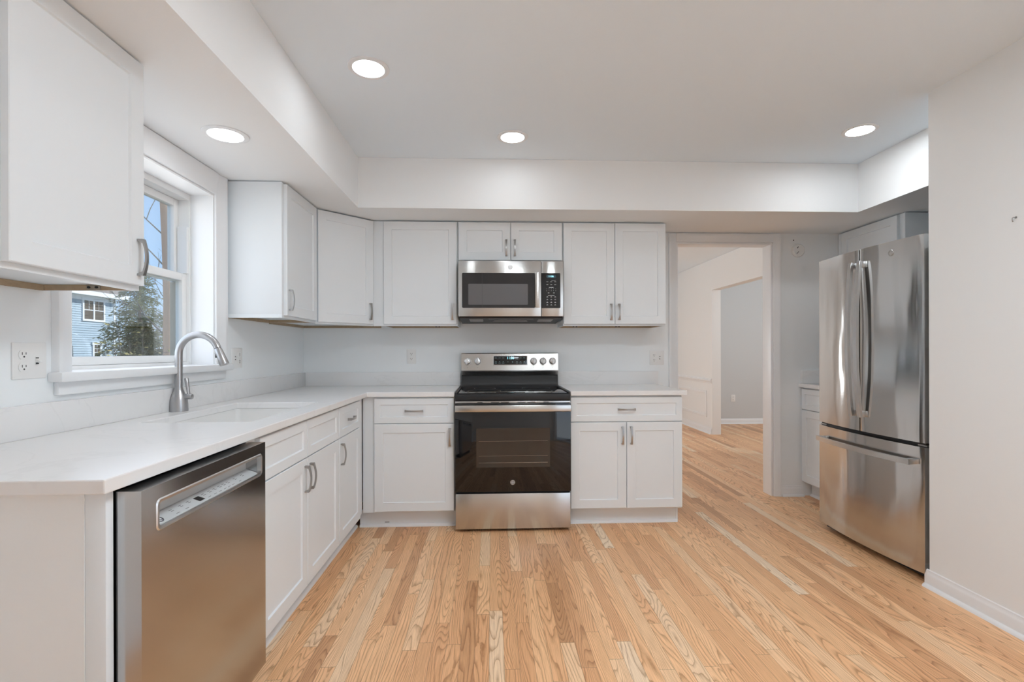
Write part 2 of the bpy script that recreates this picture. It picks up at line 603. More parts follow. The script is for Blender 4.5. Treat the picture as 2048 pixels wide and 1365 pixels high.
d1 = empty_struct('door_1', (0, 0, 0))
bm = bmesh.new()
casing_strip(bm, (DX0, -0.0005, 0), (DX0, -0.0005, DZ + 0.066), (-1, 0, 0), (0, -1, 0), 0.062)
casing_strip(bm, (DX1, -0.0005, 0), (DX1, -0.0005, DZ + 0.066), (1, 0, 0), (0, -1, 0), 0.062)
casing_strip(bm, (DX0, -0.0005, DZ), (DX1, -0.0005, DZ), (0, 0, 1), (0, -1, 0), 0.066)
make('door_casing', bm, TRIM, d1)
boxes('door_jamb', TRIM, [(DX0 + 0.0005, DX0 + 0.016, -0.001, 0.121, 0, DZ - 0.0005), (DX1 - 0.016, DX1 - 0.0005, -0.001, 0.121, 0, DZ - 0.0005),
                          (DX0 + 0.016, DX1 - 0.016, -0.001, 0.121, DZ - 0.016, DZ - 0.0005)], 0.001, d1)

# dining room and the hall beyond it
XD = 2.944
struct(boxes('wall_dining', DINE, [
    (XD, XD + 0.123, 0.125, 1.55, 0, ZC - 0.002), (XD, XD + 0.123, 2.89, 4.3, 0, ZC - 0.002), (XD, XD + 0.123, 1.55, 2.89, 2.025, ZC - 0.002),
    (-0.7, XD + 0.123, 4.3, 4.42, 0, ZC - 0.002), (-0.7, -0.58, 0.125, 4.3, 0, ZC - 0.002)]))
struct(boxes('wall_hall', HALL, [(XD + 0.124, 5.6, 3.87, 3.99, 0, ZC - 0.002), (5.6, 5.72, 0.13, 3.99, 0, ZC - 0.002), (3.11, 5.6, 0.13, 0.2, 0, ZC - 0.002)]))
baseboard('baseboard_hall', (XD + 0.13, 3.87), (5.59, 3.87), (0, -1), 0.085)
baseboard('baseboard_dining', (XD, 2.90), (XD, 4.29), (-1, 0), 0.09)
bm = bmesh.new()
prism(bm, [(0, 0), (0.008, 0.004), (0.010, 0.018), (0.024, 0.030), (0.026, 0.046), (0.014, 0.052), (0.010, 0.062), (0, 0.066)],
      lambda p, q, k: Vector((XD - p, 2.90 if k == 0 else 4.29, 0.715 + q)))
struct(make('trim_2', bm, TRIM))
bm = bmesh.new()
for (ya, yb, za, zb) in ((3.06, 3.10, 0.22, 0.60), (4.09, 4.13, 0.22, 0.60), (3.10, 4.09, 0.22, 0.26), (3.10, 4.09, 0.56, 0.60)):
    bm_box(bm, XD - 0.012, XD, ya, yb, za, zb, 0.004)
struct(make('trim_3', bm, TRIM))

# ------------------------------------------------------------------ window over the sink
w1 = empty_struct('window_1', (0, 0, 0))
bm = bmesh.new()
cx_ = XL + 0.0005
casing_strip(bm, (cx_, WY0, WZ0 + 0.002), (cx_, WY0, WZ1 + 0.11), (0, -1, 0), (1, 0, 0), 0.068, 0.024)
casing_strip(bm, (cx_, WY1, WZ0 + 0.002), (cx_, WY1, WZ1 + 0.11), (0, 1, 0), (1, 0, 0), 0.094, 0.024)
casing_strip(bm, (cx_, WY0, WZ1), (cx_, WY1, WZ1), (0, 0, 1), (1, 0, 0), 0.11, 0.024)
make('window_casing', bm, TRIM, w1)
bm = bmesh.new()
bm_box(bm, XL + 0.0005, XL + 0.05, WY0 - 0.085, WY1 + 0.105, WZ0 - 0.03, WZ0 + 0.003, 0.006)
bm_box(bm, XL - 0.135, XL + 0.03, WY0 + 0.013, WY1 - 0.013, WZ0 + 0.0005, WZ0 + 0.0028, 0)
make('window_sill', bm, TRIM, w1)
bm = bmesh.new()
bm_box(bm, XL + 0.0005, XL + 0.018, WY0 - 0.06, WY1 + 0.08, WZ0 - 0.075, WZ0 - 0.031, 0.003)
make('window_apron', bm, TRIM, w1)
boxes('window_jamb', TRIM, [(XL - 0.119, XL - 0.0005, WY0 + 0.0005, WY0 + 0.006, WZ0, WZ1), (XL - 0.119, XL - 0.0005, WY1 - 0.006, WY1 - 0.0005, WZ0, WZ1),
                            (XL - 0.119, XL - 0.0005, WY0 + 0.006, WY1 - 0.006, WZ1 - 0.012, WZ1 - 0.0005)], 0, w1)
fy0, fy1 = WY0 + 0.006, WY1 - 0.006
fz1 = WZ1 - 0.012
TANX = mat('exterior_tan_trim', (0.55, 0.45, 0.33), 0.8)
VIN = mat('vinyl_window', (0.86, 0.87, 0.87), 0.35)
# outer frame with its tracks
boxes('window_frame', VIN, [(XL - 0.215, XL - 0.115, fy0, fy0 + 0.012, WZ0, fz1), (XL - 0.215, XL - 0.115, fy1 - 0.012, fy1, WZ0, fz1),
                            (XL - 0.215, XL - 0.115, fy0 + 0.012, fy1 - 0.012, fz1 - 0.03, fz1), (XL - 0.215, XL - 0.115, fy0 + 0.012, fy1 - 0.012, WZ0, WZ0 + 0.017),
                            (XL - 0.168, XL - 0.118, fy1 - 0.030, fy1 - 0.012, 1.587, 1.83)], 0.002, w1)

box('window_track', TANX, XL - 0.214, XL - 0.168, fy1 - 0.0145, fy1 - 0.0122, WZ0 + 0.018, 1.543, 0, w1)

def sash(name, x0, x1, ya, yb, za, zb, st, bot, top):
    s = boxes(name, VIN, [(x0, x1, ya, ya + st, za, zb), (x0, x1, yb - st, yb, za, zb), (x0, x1, ya + st, yb - st, za, za + bot), (x0, x1, ya + st, yb - st, zb - top, zb)], 0.003, w1)
    xm = (x0 + x1) / 2
    box('window_pane', PANE, xm - 0.002, xm + 0.002, ya + st - 0.004, yb - st + 0.004, za + bot - 0.004, zb - top + 0.004, 0, s)
    return s
sash('window_sash', XL - 0.165, XL - 0.130, fy0 + 0.013, fy1 - 0.013, WZ0 + 0.018, 1.585, 0.037, 0.034, 0.038)
sash('window_sash', XL - 0.205, XL - 0.170, fy0 + 0.013, fy1 - 0.013, 1.545, fz1 - 0.031, 0.037, 0.038, 0.036)
struct(boxes('trim_4', TANX, [(XL - 0.199, XL - 0.122, WY1 + 0.060, WY1 + 0.0745, WZ0 + 0.001, 1.565), (XL - 0.265, XL - 0.201, WY1 + 0.060, WY1 + 0.18, 0.95, 1.565)], 0.004))

# ------------------------------------------------------------------ cabinets
HL = 0.118

def handle_mesh():
    bm = bmesh.new()
    n = 18
    outer, inner = [], []
    for i in range(n + 1):
        t = -HL / 2 + HL * i / n
        c = math.cos(PI * t / HL)
        wo_ = 0.019 + 0.011 * c
        outer.append((t, wo_))
        inner.append((t, 0.0) if abs(t) > HL / 2 - 0.013 else (t, wo_ - 0.006))
    # two-sided strip, a little wider at the feet
    def wid(t):
        return 0.0055 + 0.002 * (2 * abs(t) / HL) ** 3
    rings = []
    for (t, a), (_, b) in zip(outer, inner):
        w = wid(t)
        rings.append([bm.verts.new((-w, -a, t)), bm.verts.new((w, -a, t)), bm.verts.new((w, -b, t)), bm.verts.new((-w, -b, t))])
    for p, q in zip(rings, rings[1:]):
        for k in range(4):
            bm.faces.new((p[k], p[(k + 1) % 4], q[(k + 1) % 4], q[k]))
    bm.faces.new(rings[0][::-1])
    bm.faces.new(rings[-1])
    bmesh.ops.recalc_face_normals(bm, faces=bm.faces[:])
    me = bpy.data.meshes.new('handle')
    bm.to_mesh(me)
    bm.free()
    for p in me.polygons:
        p.use_smooth = True
    me.set_sharp_from_angle(angle=R(40))
    me.materials.append(CHROME)
    return me
HANDLE = handle_mesh()

def handle(parent, u, v, y, horizontal=False):
    o = bpy.data.objects.new('handle', HANDLE)
    COL.objects.link(o)
    o.parent = parent
    o.location = (u, y, v)
    if horizontal:
        o.rotation_euler = (0, PI / 2, 0)
    return o

def shaker(name, parent, u0, u1, v0, v1, y_back=0.0, t=0.020, rail=0.057, rec=0.007, m=None):
    """five-piece door: frame with a recessed flat panel; front faces local -Y"""
    bm = bmesh.new()
    yf = y_back - t
    def rect(i, y):
        return [bm.verts.new(p) for p in ((u0 + i, y, v0 + i), (u1 - i, y, v0 + i), (u1 - i, y, v1 - i), (u0 + i, y, v1 - i))]
    rb = rect(0.0, y_back)
    r0 = rect(0.0, yf + 0.002)
    r1 = rect(0.002, yf)
    r2 = rect(rail, yf)
    r3 = rect(rail + 0.0035, yf + rec)
    for a, b in ((rb, r0), (r0, r1), (r1, r2), (r2, r3)):
        for k in range(4):
            bm.faces.new((a[k], a[(k + 1) % 4], b[(k + 1) % 4], b[k]))
    bm.faces.new(r3)
    bm.faces.new(rb[::-1])
    return make(name, bm, m or CAB, parent, smooth=None)

FT = 0.019
def base_cabinet(label, loc, rz, w, doors, drawers, depth=0.59, fill_l=0.0, fill_r=0.0, toe_l=0.0, toe_r=0.0, h=0.876, end_toe=False, hollow=False, scuff=False):
    c = thing('base_cabinet', label, 'cabinet', loc, rz)
    bm = bmesh.new()
    if hollow:
        bm_box(bm, 0, w, 0.0, FT, 0.114, h, 0.001)
        bm_box(bm, 0, 0.018, FT, depth, 0.114, h, 0)
        bm_box(bm, w - 0.018, w, FT, depth, 0.114, h, 0)
        bm_box(bm, 0.018, w - 0.018, FT, depth, 0.114, 0.132, 0)
    else:
        bm_box(bm, 0, w, 0.0, depth, 0.114, h, 0.001)
    make('carcass', bm, CAB, c)
    tk = box('toe_kick', CAB, 0.0 - toe_l, w + toe_r - (0.018 if end_toe else 0), 0.065, 0.078, 0.0, 0.1135, 0, c)
    bm = bmesh.new()
    prof = [(0, 0), (0.016, 0), (0.015, 0.008), (0.009, 0.015), (0.0, 0.018)]
    prism(bm, prof, lambda p, q, k: Vector(((-toe_l if k == 0 else w + toe_r - (0.010 if end_toe else 0)), 0.0645 - p, q)))
    make('shoe_moulding', bm, TRIM, tk)
    if scuff:
        bm = bmesh.new()
        bm_box(bm, 0.055, 0.085, 0.0640, 0.0648, 0.026, 0.031, 0.0003)
        make('scuff_mark', bm, RUBBER, tk)
    if fill_l:
        box('filler', CAB, -fill_l, -0.0005, 0.0, FT, 0.114, h, 0, c)
    if fill_r:
        box('filler', CAB, w + 0.0005, w + fill_r, 0.0, FT, 0.114, h, 0, c)
    for (u0, u1, v0, v1, hs) in doors:
        d = shaker('door', c, u0, u1, v0, v1, -0.0005)
        if hs is not None:
            handle(d, hs, v1 - 0.088, -0.0205)
    for (u0, u1, v0, v1, hs) in drawers:
        d = shaker('drawer', c, u0, u1, v0, v1, -0.0005, rail=0.040)
        if hs is not None:
            handle(d, hs, (v0 + v1) / 2, -0.0205, True)
    return c

def upper_cabinet(label, loc, rz, w, h, depth, doors, bot_rail=True, fill_l=0.0, name='wall_cabinet', outline=None):
    """origin: bottom left front corner of the face frame"""
    c = thing(name, label, 'cabinet', loc, rz)
    lip = 0.019
    bm = bmesh.new()
    bm_box(bm, 0, w, 0, depth, lip, h, 0.0008)
    bm_box(bm, 0, w, 0, FT, 0, lip + 0.001, 0.0008)
    bm_box(bm, 0, 0.007, FT, depth, 0, lip + 0.001, 0.0)
    bm_box(bm, w - 0.007, w, FT, depth, 0, lip + 0.001, 0.0)
    make('carcass', bm, CAB, c)
    if bot_rail:
        boxes('hanging_rail', TAN, [(0.0075, w - 0.0075, depth - 0.012, depth - 0.0005, 0.0, lip - 0.0005), (0.0075, 0.0115, FT + 0.001, depth - 0.0125, 0.0005, lip - 0.0005),
                                    (w - 0.0115, w - 0.0075, FT + 0.001, depth - 0.0125, 0.0005, lip - 0.0005)], 0, c)
    if fill_l:
        box('filler', CAB, -fill_l, -0.0005, 0.0, FT, 0.0, h, 0, c)
    for (u0, u1, v0, v1, hs) in doors:
        d = shaker('door', c, u0, u1, v0, v1, -0.0005)
        if hs is not None:
            handle(d, hs, v0 + 0.088, -0.0205)
    return c

FY = -0.61
# base cabinet left of the range, with the corner filler
base_cabinet('white base cabinet with one drawer and one door, left of the range',
             (-0.915, FY, 0), 0, 0.530, [(0.004, 0.526, 0.125, 0.700, 0.499)], [(0.004, 0.526, 0.705, 0.868, 0.265)],
             fill_l=0.074, toe_l=0.11, scuff=True)
# base cabinet right of the range
bc = base_cabinet('white base cabinet with two doors under a wide drawer, beside the doorway',
                  (0.384, FY, 0), 0, 0.760, [(0.003, 0.377, 0.125, 0.700, 0.350), (0.381, 0.757, 0.125, 0.700, 0.409)], [(0.003, 0.757, 0.705, 0.868, 0.378)], end_toe=True)
box('end_panel', CAB, 0.744, 0.758, 0.066, 0.589, 0.0, 0.113, 0, bc)
# left run (faces +x): local x runs along world +y
base_cabinet('white sink base cabinet with two doors under two false drawer fronts, beside the dishwasher',
             (XL + 0.61, -2.16, 0), PI / 2, 0.983, [(0.062, 0.515, 0.125, 0.700, 0.488), (0.521, 0.978, 0.125, 0.700, 0.548)],
             [(0.062, 0.515, 0.705, 0.868, None), (0.521, 0.978, 0.705, 0.868, None)], hollow=True)
base_cabinet('narrow white base cabinet with a drawer over one door, between sink cabinet and corner',
             (XL + 0.61, -1.176, 0), PI / 2, 0.437, [(0.004, 0.430, 0.125, 0.700, 0.031)], [(0.004, 0.430, 0.705, 0.868, 0.217)], fill_r=0.108, toe_r=0.19)
# alcove base cabinet (faces -x): local x runs along world -y
base_cabinet('white base cabinet in the alcove, mostly hidden behind the refrigerator',
             (2.38, -0.012, 0), -PI / 2, 0.62, [(0.004, 0.310, 0.125, 0.700, None), (0.314, 0.616, 0.125, 0.700, None)], [(0.004, 0.616, 0.705, 0.868, 0.31)])

UB = 1.361
UH = 0.757
UY = -0.305
upper_cabinet('white wall cabinet with two tall doors, right of the microwave',
              (0.384, UY, UB), 0, 0.759, UH, 0.304, [(0.003, 0.3775, 0.014, 0.750, 0.350), (0.3815, 0.756, 0.014, 0.750, 0.409)])
upper_cabinet('short white wall cabinet with two small doors above the microwave',
              (-0.381, UY, 1.824), 0, 0.762, UH - (1.824 - UB), 0.304, [(0.006, 0.379, 0.014, 0.287, 0.350), (0.384, 0.756, 0.014, 0.287, 0.412)], bot_rail=False)
upper_cabinet('white wall cabinet with one wide door, left of the microwave',
              (-0.915, UY, UB), 0, 0.531, UH, 0.304, [(0.004, 0.525, 0.014, 0.752, 0.496)], fill_l=0.074)
# diagonal corner cabinet
dc = thing('corner_wall_cabinet', 'white corner wall cabinet with an angled door between the two runs', 'cabinet', (XL, 0, UB))
pent = [(0.001, -0.001), (0.001, -0.609), (0.305, -0.609), (0.609, -0.305), (0.609, -0.001)]
bm = bmesh.new()
prism(bm, pent, lambda a, b, k: Vector((a, b, 0.019 if k == 0 else UH)))
fl = [(0.305, -0.609), (0.609, -0.305), (0.596, -0.292), (0.292, -0.596)]
prism(bm, fl, lambda a, b, k: Vector((a, b, 0.0 if k == 0 else 0.0195)))
make('carcass', bm, CAB, dc, smooth=None)
boxes('hanging_rail', TAN, [(0.002, 0.60, -0.013, -0.002, 0.0, 0.0185), (0.002, 0.013, -0.60, -0.014, 0.0, 0.0185)], 0, dc)
dd = shaker('door', dc, 0.010, 0.420, 0.014, 0.752, -0.0005)
dd.matrix_local = Matrix.Translation((0.305, -0.609, 0)) @ Matrix.Rotation(PI / 4, 4, 'Z')
handle(dd, 0.392, 0.014 + 0.088, -0.0205)
# left wall cabinet between the corner and the window
upper_cabinet('narrow white wall cabinet between the window and the corner cabinet',
              (XL + 0.305, -1.128, UB + 0.006), PI / 2, 0.516, UH - 0.006, 0.304, [(0.022, 0.490, 0.014, 0.745, 0.049)])
# near cabinet left of the window
upper_cabinet('large white wall cabinet at the near end, left of the window',
              (XL + 0.305, -2.99, 1.380), PI / 2, 0.755, 0.742, 0.304, [(0.296, 0.750, 0.016, 0.737, 0.722)])
# alcove wall cabinet above the refrigerator
upper_cabinet('white wall cabinet in the alcove, its top showing above the refrigerator',
              (2.68, -0.03, UB), -PI / 2, 0.62, UH, 0.304, [(0.035, 0.575, 0.014, 0.750, 0.545)], fill_l=0.027)

# small steel brackets under the wall cabinets
def bracket(x, y, z, rz, label):
    b = boxes('mounting_bracket', mat('zinc_bracket', (0.35, 0.30, 0.24), 0.4, 0.7), [(-0.022, 0.022, -0.003, 0.0, -0.008, 0.008)], 0.001)
    bm_ = bmesh.new()
    for sx in (-0.012, 0.012):
        lathe(bm_, [(0, 0.0045), (0.004, 0.0045), (0.004, 0.0)], 10, Matrix.Translation((sx, -0.003, 0)) @ Matrix.Rotation(PI / 2, 4, 'X'))
    make('screw', bm_, BLACKP, b)
    b.location = (x, y, z)
    b.rotation_euler = (0, 0, rz)
    return tag(b, label, 'bracket')

bracket(-1.43, -2.2468, 1.390, 0, 'small metal bracket on the raw wood rail under the large cabinet left of the window')
bracket(-0.56, -0.0135, UB + 0.0095, 0, 'small metal bracket under the wall cabinet left of the microwave')
bracket(0.52, -0.0135, UB + 0.0095, 0, 'small metal bracket nearest the microwave, under the two-door wall cabinet right of it')
bracket(0.86, -0.0135, UB + 0.0095, 0, 'small metal bracket nearest the doorway, under the two-door wall cabinet')

# ------------------------------------------------------------------ worktops
def slab(name, cells, z0, z1, m, parent=None, bev=0.003):
    """cells: union of axis-aligned rectangles -> one slab"""
    xs = sorted({v for c in cells for v in c[:2]})
    ys = sorted({v for c in cells for v in c[2:]})
    bm = bmesh.new()
    vt = {}
    def V(x, y):
        if (x, y) not in vt:
            vt[(x, y)] = bm.verts.new((x, y, z0))
        return vt[(x, y)]
    for xa, xb in zip(xs, xs[1:]):
        for ya, yb in zip(ys, ys[1:]):
            mx_, my_ = (xa + xb) / 2, (ya + yb) / 2
            if any(c[0] < mx_ < c[1] and c[2] < my_ < c[3] for c in cells):
                bm.faces.new((V(xa, ya), V(xb, ya), V(xb, yb), V(xa, yb)))
    bmesh.ops.dissolve_limit(bm, angle_limit=0.01, verts=bm.verts[:], edges=bm.edges[:])
    r = bmesh.ops.extrude_face_region(bm, geom=bm.faces[:])
    bmesh.ops.translate(bm, vec=(0, 0, z1 - z0), verts=[v for v in r['geom'] if isinstance(v, bmesh.types.BMVert)])
    bmesh.ops.recalc_face_normals(bm, faces=bm.faces[:])
    o = make(name, bm, m, parent, smooth=None)
    if bev:
        md = o.modifiers.new('bevel', 'BEVEL')
        md.width = bev
        md.segments = 2
        md.limit_method = 'ANGLE'
    return o

SX0, SX1, SY0, SY1 = -1.475, -1.062, -1.975, -1.25
CE = XL + 0.648
YE = -2.835
ct1 = thing('countertop', 'white quartz countertop turning the corner round the sink, with low backsplash', 'countertop', (0, 0, 0))
slab('slab', [(XL + 0.001, -0.384, -0.648, -0.001), (XL + 0.001, SX0, YE, -0.648), (SX0, SX1, YE, SY0), (SX0, SX1, SY1, -0.648), (SX1, CE, YE, -0.648)],
     CT - 0.031, CT, QUARTZ, ct1)
bm = bmesh.new()
bm_box(bm, XL + 0.001, XL + 0.021, YE, -0.001, CT + 0.0003, CT + 0.104, 0.0015)
bm_box(bm, XL + 0.0212, -0.3845, -0.021, -0.001, CT + 0.0003, CT + 0.104, 0.0015)
make('backsplash', bm, QUARTZ, ct1)
ct2 = thing('countertop', 'short white quartz countertop right of the range, with low backsplash', 'countertop', (0, 0, 0))
slab('slab', [(0.384, 1.170, -0.648, -0.022)], CT - 0.031, CT, QUARTZ, ct2)
box('backsplash', QUARTZ, 0.384, 1.187, -0.021, -0.001, CT - 0.031, CT + 0.104, 0.0015, ct2)
ct3 = thing('countertop', 'small white quartz countertop in the alcove behind the refrigerator', 'countertop', (0, 0, 0))
slab('slab', [(2.343, XA - 0.001, -0.64, -0.001)], CT - 0.031, CT, QUARTZ, ct3)
boxes('backsplash', QUARTZ, [(2.363, XA - 0.022, -0.021, -0.001, CT + 0.0003, CT + 0.104), (XA - 0.021, XA - 0.001, -0.64, -0.001, CT + 0.0003, CT + 0.104)], 0.0015, ct3)

# sink
sk = thing('sink', 'white undermount sink basin set into the countertop under the window', 'sink', ((SX0 + SX1) / 2, (SY0 + SY1) / 2, CT - 0.24))
hx, hy = (SX1 - SX0) / 2 + 0.004, (SY1 - SY0) / 2 + 0.004
bm = bmesh.new()
zt, zb = 0.24 - 0.0315, 0.02
def ring_(ix, z, r, n=6):
    pts = []
    for cx0, cy0, a0 in ((hx - ix - r, hy - ix - r, 0), (-(hx - ix - r), hy - ix - r, PI / 2), (-(hx - ix - r), -(hy - ix - r), PI), (hx - ix - r, -(hy - ix - r), 1.5 * PI)):
        for k in range(n + 1):
            a = a0 + PI / 2 * k / n
            pts.append(bm.verts.new((cx0 + r * math.cos(a), cy0 + r * math.sin(a), z)))
    return pts
rs = [ring_(-0.02, zt, 0.03), ring_(0.0, zt, 0.02), ring_(0.006, zb + 0.03, 0.03), ring_(0.014, zb + 0.008, 0.035), ring_(0.035, zb, 0.04)]
for a, b in zip(rs, rs[1:]):
    n_ = len(a)
    for k in range(n_):
        bm.faces.new((a[k], a[(k + 1) % n_], b[(k + 1) % n_], b[k]))
bm.faces.new(rs[-1])
make('basin', bm, SINKM, sk, 40)
bm = bmesh.new()
lathe(bm, [(0, zb + 0.001), (0.028, zb + 0.001), (0.045, zb + 0.004), (0.05, zb + 0.001)], 28)
make('drain', bm, CHROME, sk)

# faucet
fx, fy = -1.553, -1.611
fc = thing('faucet', 'brushed nickel gooseneck kitchen faucet standing behind the sink', 'faucet', (fx, fy, CT))
bm = bmesh.new()
lathe(bm, [(0, 0.0005), (0.037, 0.0005), (0.037, 0.006), (0.036, 0.03), (0.034, 0.052), (0.029, 0.070), (0.022, 0.088), (0.0175, 0.101), (0.0172, 0.108), (0, 0.108)], 36)
make('base', bm, NICKEL, fc)
rc = 0.088
path = [(0, 0, 0.105), (0, 0, 0.18), (0, 0, 0.25)]
for k in range(1, 19):
    a = R(162) * k / 18
    path.append((rc - rc * math.cos(a), 0, 0.258 + rc * math.sin(a)))
bm = bmesh.new()
tube(bm, path, 0.0155, 20)
make('spout', bm, NICKEL, fc)
p1 = Vector(path[-1])
tn = (Vector(path[-1]) - Vector(path[-2])).normalized()
bm = bmesh.new()
tube(bm, [p1 + tn * 0.001, p1 + tn * 0.004, p1 + tn * 0.008, p1 + tn * 0.05, p1 + tn * 0.078, p1 + tn * 0.082],
     [0.0135, 0.0150, 0.0162, 0.0185, 0.0205, 0.0195], 24)
sh = make('spray_head', bm, NICKEL, fc)
bm = bmesh.new()
q = p1 + tn * 0.035
bm_box(bm, q.x - 0.022, q.x - 0.016, q.y - 0.006, q.y + 0.006, q.z - 0.012, q.z + 0.012, 0.002)
make('spray_button', bm, BLACKP, sh)
bm = bmesh.new()
tube(bm, [(0.026, 0, 0.066), (0.055, 0, 0.066), (0.060, 0, 0.066), (0.062, 0, 0.066)], [0.0125, 0.0125, 0.0115, 0.006], 20)
tube(bm, [(0.044, 0, 0.074), (0.040, 0, 0.100), (0.033, 0, 0.148), (0.0328, 0, 0.150)], [0.0062, 0.0070, 0.0086, 0.0075], 16)
make('handle', bm, NICKEL, fc)

# ------------------------------------------------------------------ end panel beside the dishwasher
ep = thing('end_panel', 'tall white end panel closing the counter run beside the dishwasher', 'panel', (0, 0, 0))
box('panel', WALL, XL + 0.001, -1.022, -2.80, -2.778, 0.0, CT - 0.0315, 0, ep)
box('stile', CAB, -1.0215, -0.978, -2.798, -2.776, 0.0, CT - 0.0315, 0.001, ep)

# ------------------------------------------------------------------ dishwasher
dw = thing('dishwasher', 'stainless steel dishwasher with a pocket handle under the counter end', 'dishwasher', (-0.922, -2.4675, 0), PI / 2)
# local: x along +y world (-0.3025..0.3025), -y is out
W2 = 0.3025
box('tub', BLACKP, -W2 + 0.006, W2 - 0.006, 0.075, 0.60, 0.02, 0.862, 0, dw)
pz0, pz1, px0, px1 = 0.766, 0.829, -0.248, 0.270
bm = bmesh.new()
bm_box(bm, -W2, px0, 0, 0.055, 0.105, 0.868, 0)
bm_box(bm, px1, W2, 0, 0.055, 0.105, 0.868, 0)
bm_box(bm, px0, px1, 0, 0.055, 0.105, pz0, 0)
bm_box(bm, px0, px1, 0, 0.055, pz1, 0.868, 0)
bmesh.ops.remove_doubles(bm, verts=bm.verts[:], dist=1e-5)
fs = [f for f in bm.faces if all(len(e.link_faces) > 2 for e in f.edges) and abs(f.normal.y) < 0.5]
door = make('door', bm, STEELD, dw, smooth=None)
# pocket: slanted back, control strip on the lower ledge
bm = bmesh.new()
prof = [(0.004, pz0), (0.050, pz0 + 0.016), (0.050, pz1 - 0.002), (0.002, pz1 - 0.001), (0.002, pz1), (0.053, pz1), (0.053, pz0 - 0.001), (0.004, pz0 - 0.001)]
prism(bm, prof, lambda a, b, k: Vector((px0 if k == 0 else px1, a, b)))
make('pocket_handle', bm, GREYPL, door, smooth=None)
bm = bmesh.new()
# rounded rim round the pocket
n_ = 6
def rr_pts(x0, x1, z0, z1, r):
    pts = []
    for cx0, cz0, a0 in ((x1 - r, z1 - r, 0), (x0 + r, z1 - r, PI / 2), (x0 + r, z0 + r, PI), (x1 - r, z0 + r, 1.5 * PI)):
        for k in range(n_ + 1):
            a = a0 + PI / 2 * k / n_
            pts.append((cx0 + r * math.cos(a), cz0 + r * math.sin(a)))
    return pts
o_ = rr_pts(px0 - 0.007, px1 + 0.007, pz0 - 0.007, pz1 + 0.006, 0.014)
i_ = rr_pts(px0 + 0.003, px1 - 0.003, pz0 + 0.002, pz1 - 0.003, 0.010)
A = [bm.verts.new((a, -0.0002, b)) for a, b in o_]
B = [bm.verts.new((a, -0.003, b)) for a, b in [((p[0] * 0.7 + q[0] * 0.3), (p[1] * 0.7 + q[1] * 0.3)) for p, q in zip(o_, i_)]]
C_ = [bm.verts.new((a, -0.002, b)) for a, b in i_]
D_ = [bm.verts.new((a, 0.012, b)) for a, b in i_]
for p, q in ((A, B), (B, C_), (C_, D_)):
    for k in range(len(p)):
        bm.faces.new((p[k], p[(k + 1) % len(p)], q[(k + 1) % len(p)], q[k]))
make('handle_rim', bm, STEELH, door)
# control strip (slanted ledge)
def ledge(u, s):
    """u along the strip, s 0..1 from front to back of the ledge"""
    return Vector((u, 0.004 + 0.046 * s, pz0 + 0.0006 + 0.016 * s))
bm = bmesh.new()
vs = [bm.verts.new(ledge(u, s) + Vector((0, 0, 0.0002))) for u, s in ((px0 + 0.004, 0.03), (px1 - 0.004, 0.03), (px1 - 0.004, 0.9), (px0 + 0.004, 0.9))]
bm.faces.new(vs)
r_ = bmesh.ops.extrude_face_region(bm, geom=bm.faces[:])
bmesh.ops.translate(bm, vec=(0, 0, 0.0006), verts=[v for v in r_['geom'] if isinstance(v, bmesh.types.BMVert)])
cp = make('control_strip', bm, PALEPL, door, smooth=None)
TL = Matrix.Rotation(math.atan2(0.016, 0.046), 4, 'X')
def on_ledge(u, s):
    return Matrix.Translation(ledge(u, s) + Vector((0, 0, 0.001))) @ TL
bm = bmesh.new()
def ledge_box(u0, u1, s0, s1, dz=0.0009):
    v_ = [bm.verts.new(ledge(u, s) + Vector((0, 0, dz))) for u, s in ((u0, s0), (u1, s0), (u1, s1), (u0, s1))]
    bm.faces.new(v_)
random.seed(4)
for u in (-0.150, -0.113, -0.080, -0.010, 0.020, 0.045, 0.072, 0.095, 0.119, 0.160, 0.205):
    ledge_box(u - 0.007, u + 0.005, 0.62, 0.66)
    ledge_box(u - 0.006, u + 0.006, 0.50, 0.54)
    if u not in (-0.080, 0.205):
        ledge_box(u - 0.007, u + 0.007, 0.20, 0.235)
make('button_lettering', bm, INK, cp, smooth=None)
bm = bmesh.new()
ledge_box(-0.055, -0.030, 0.22, 0.66, 0.0011)
make('display', bm, BLACKP, cp, smooth=None)

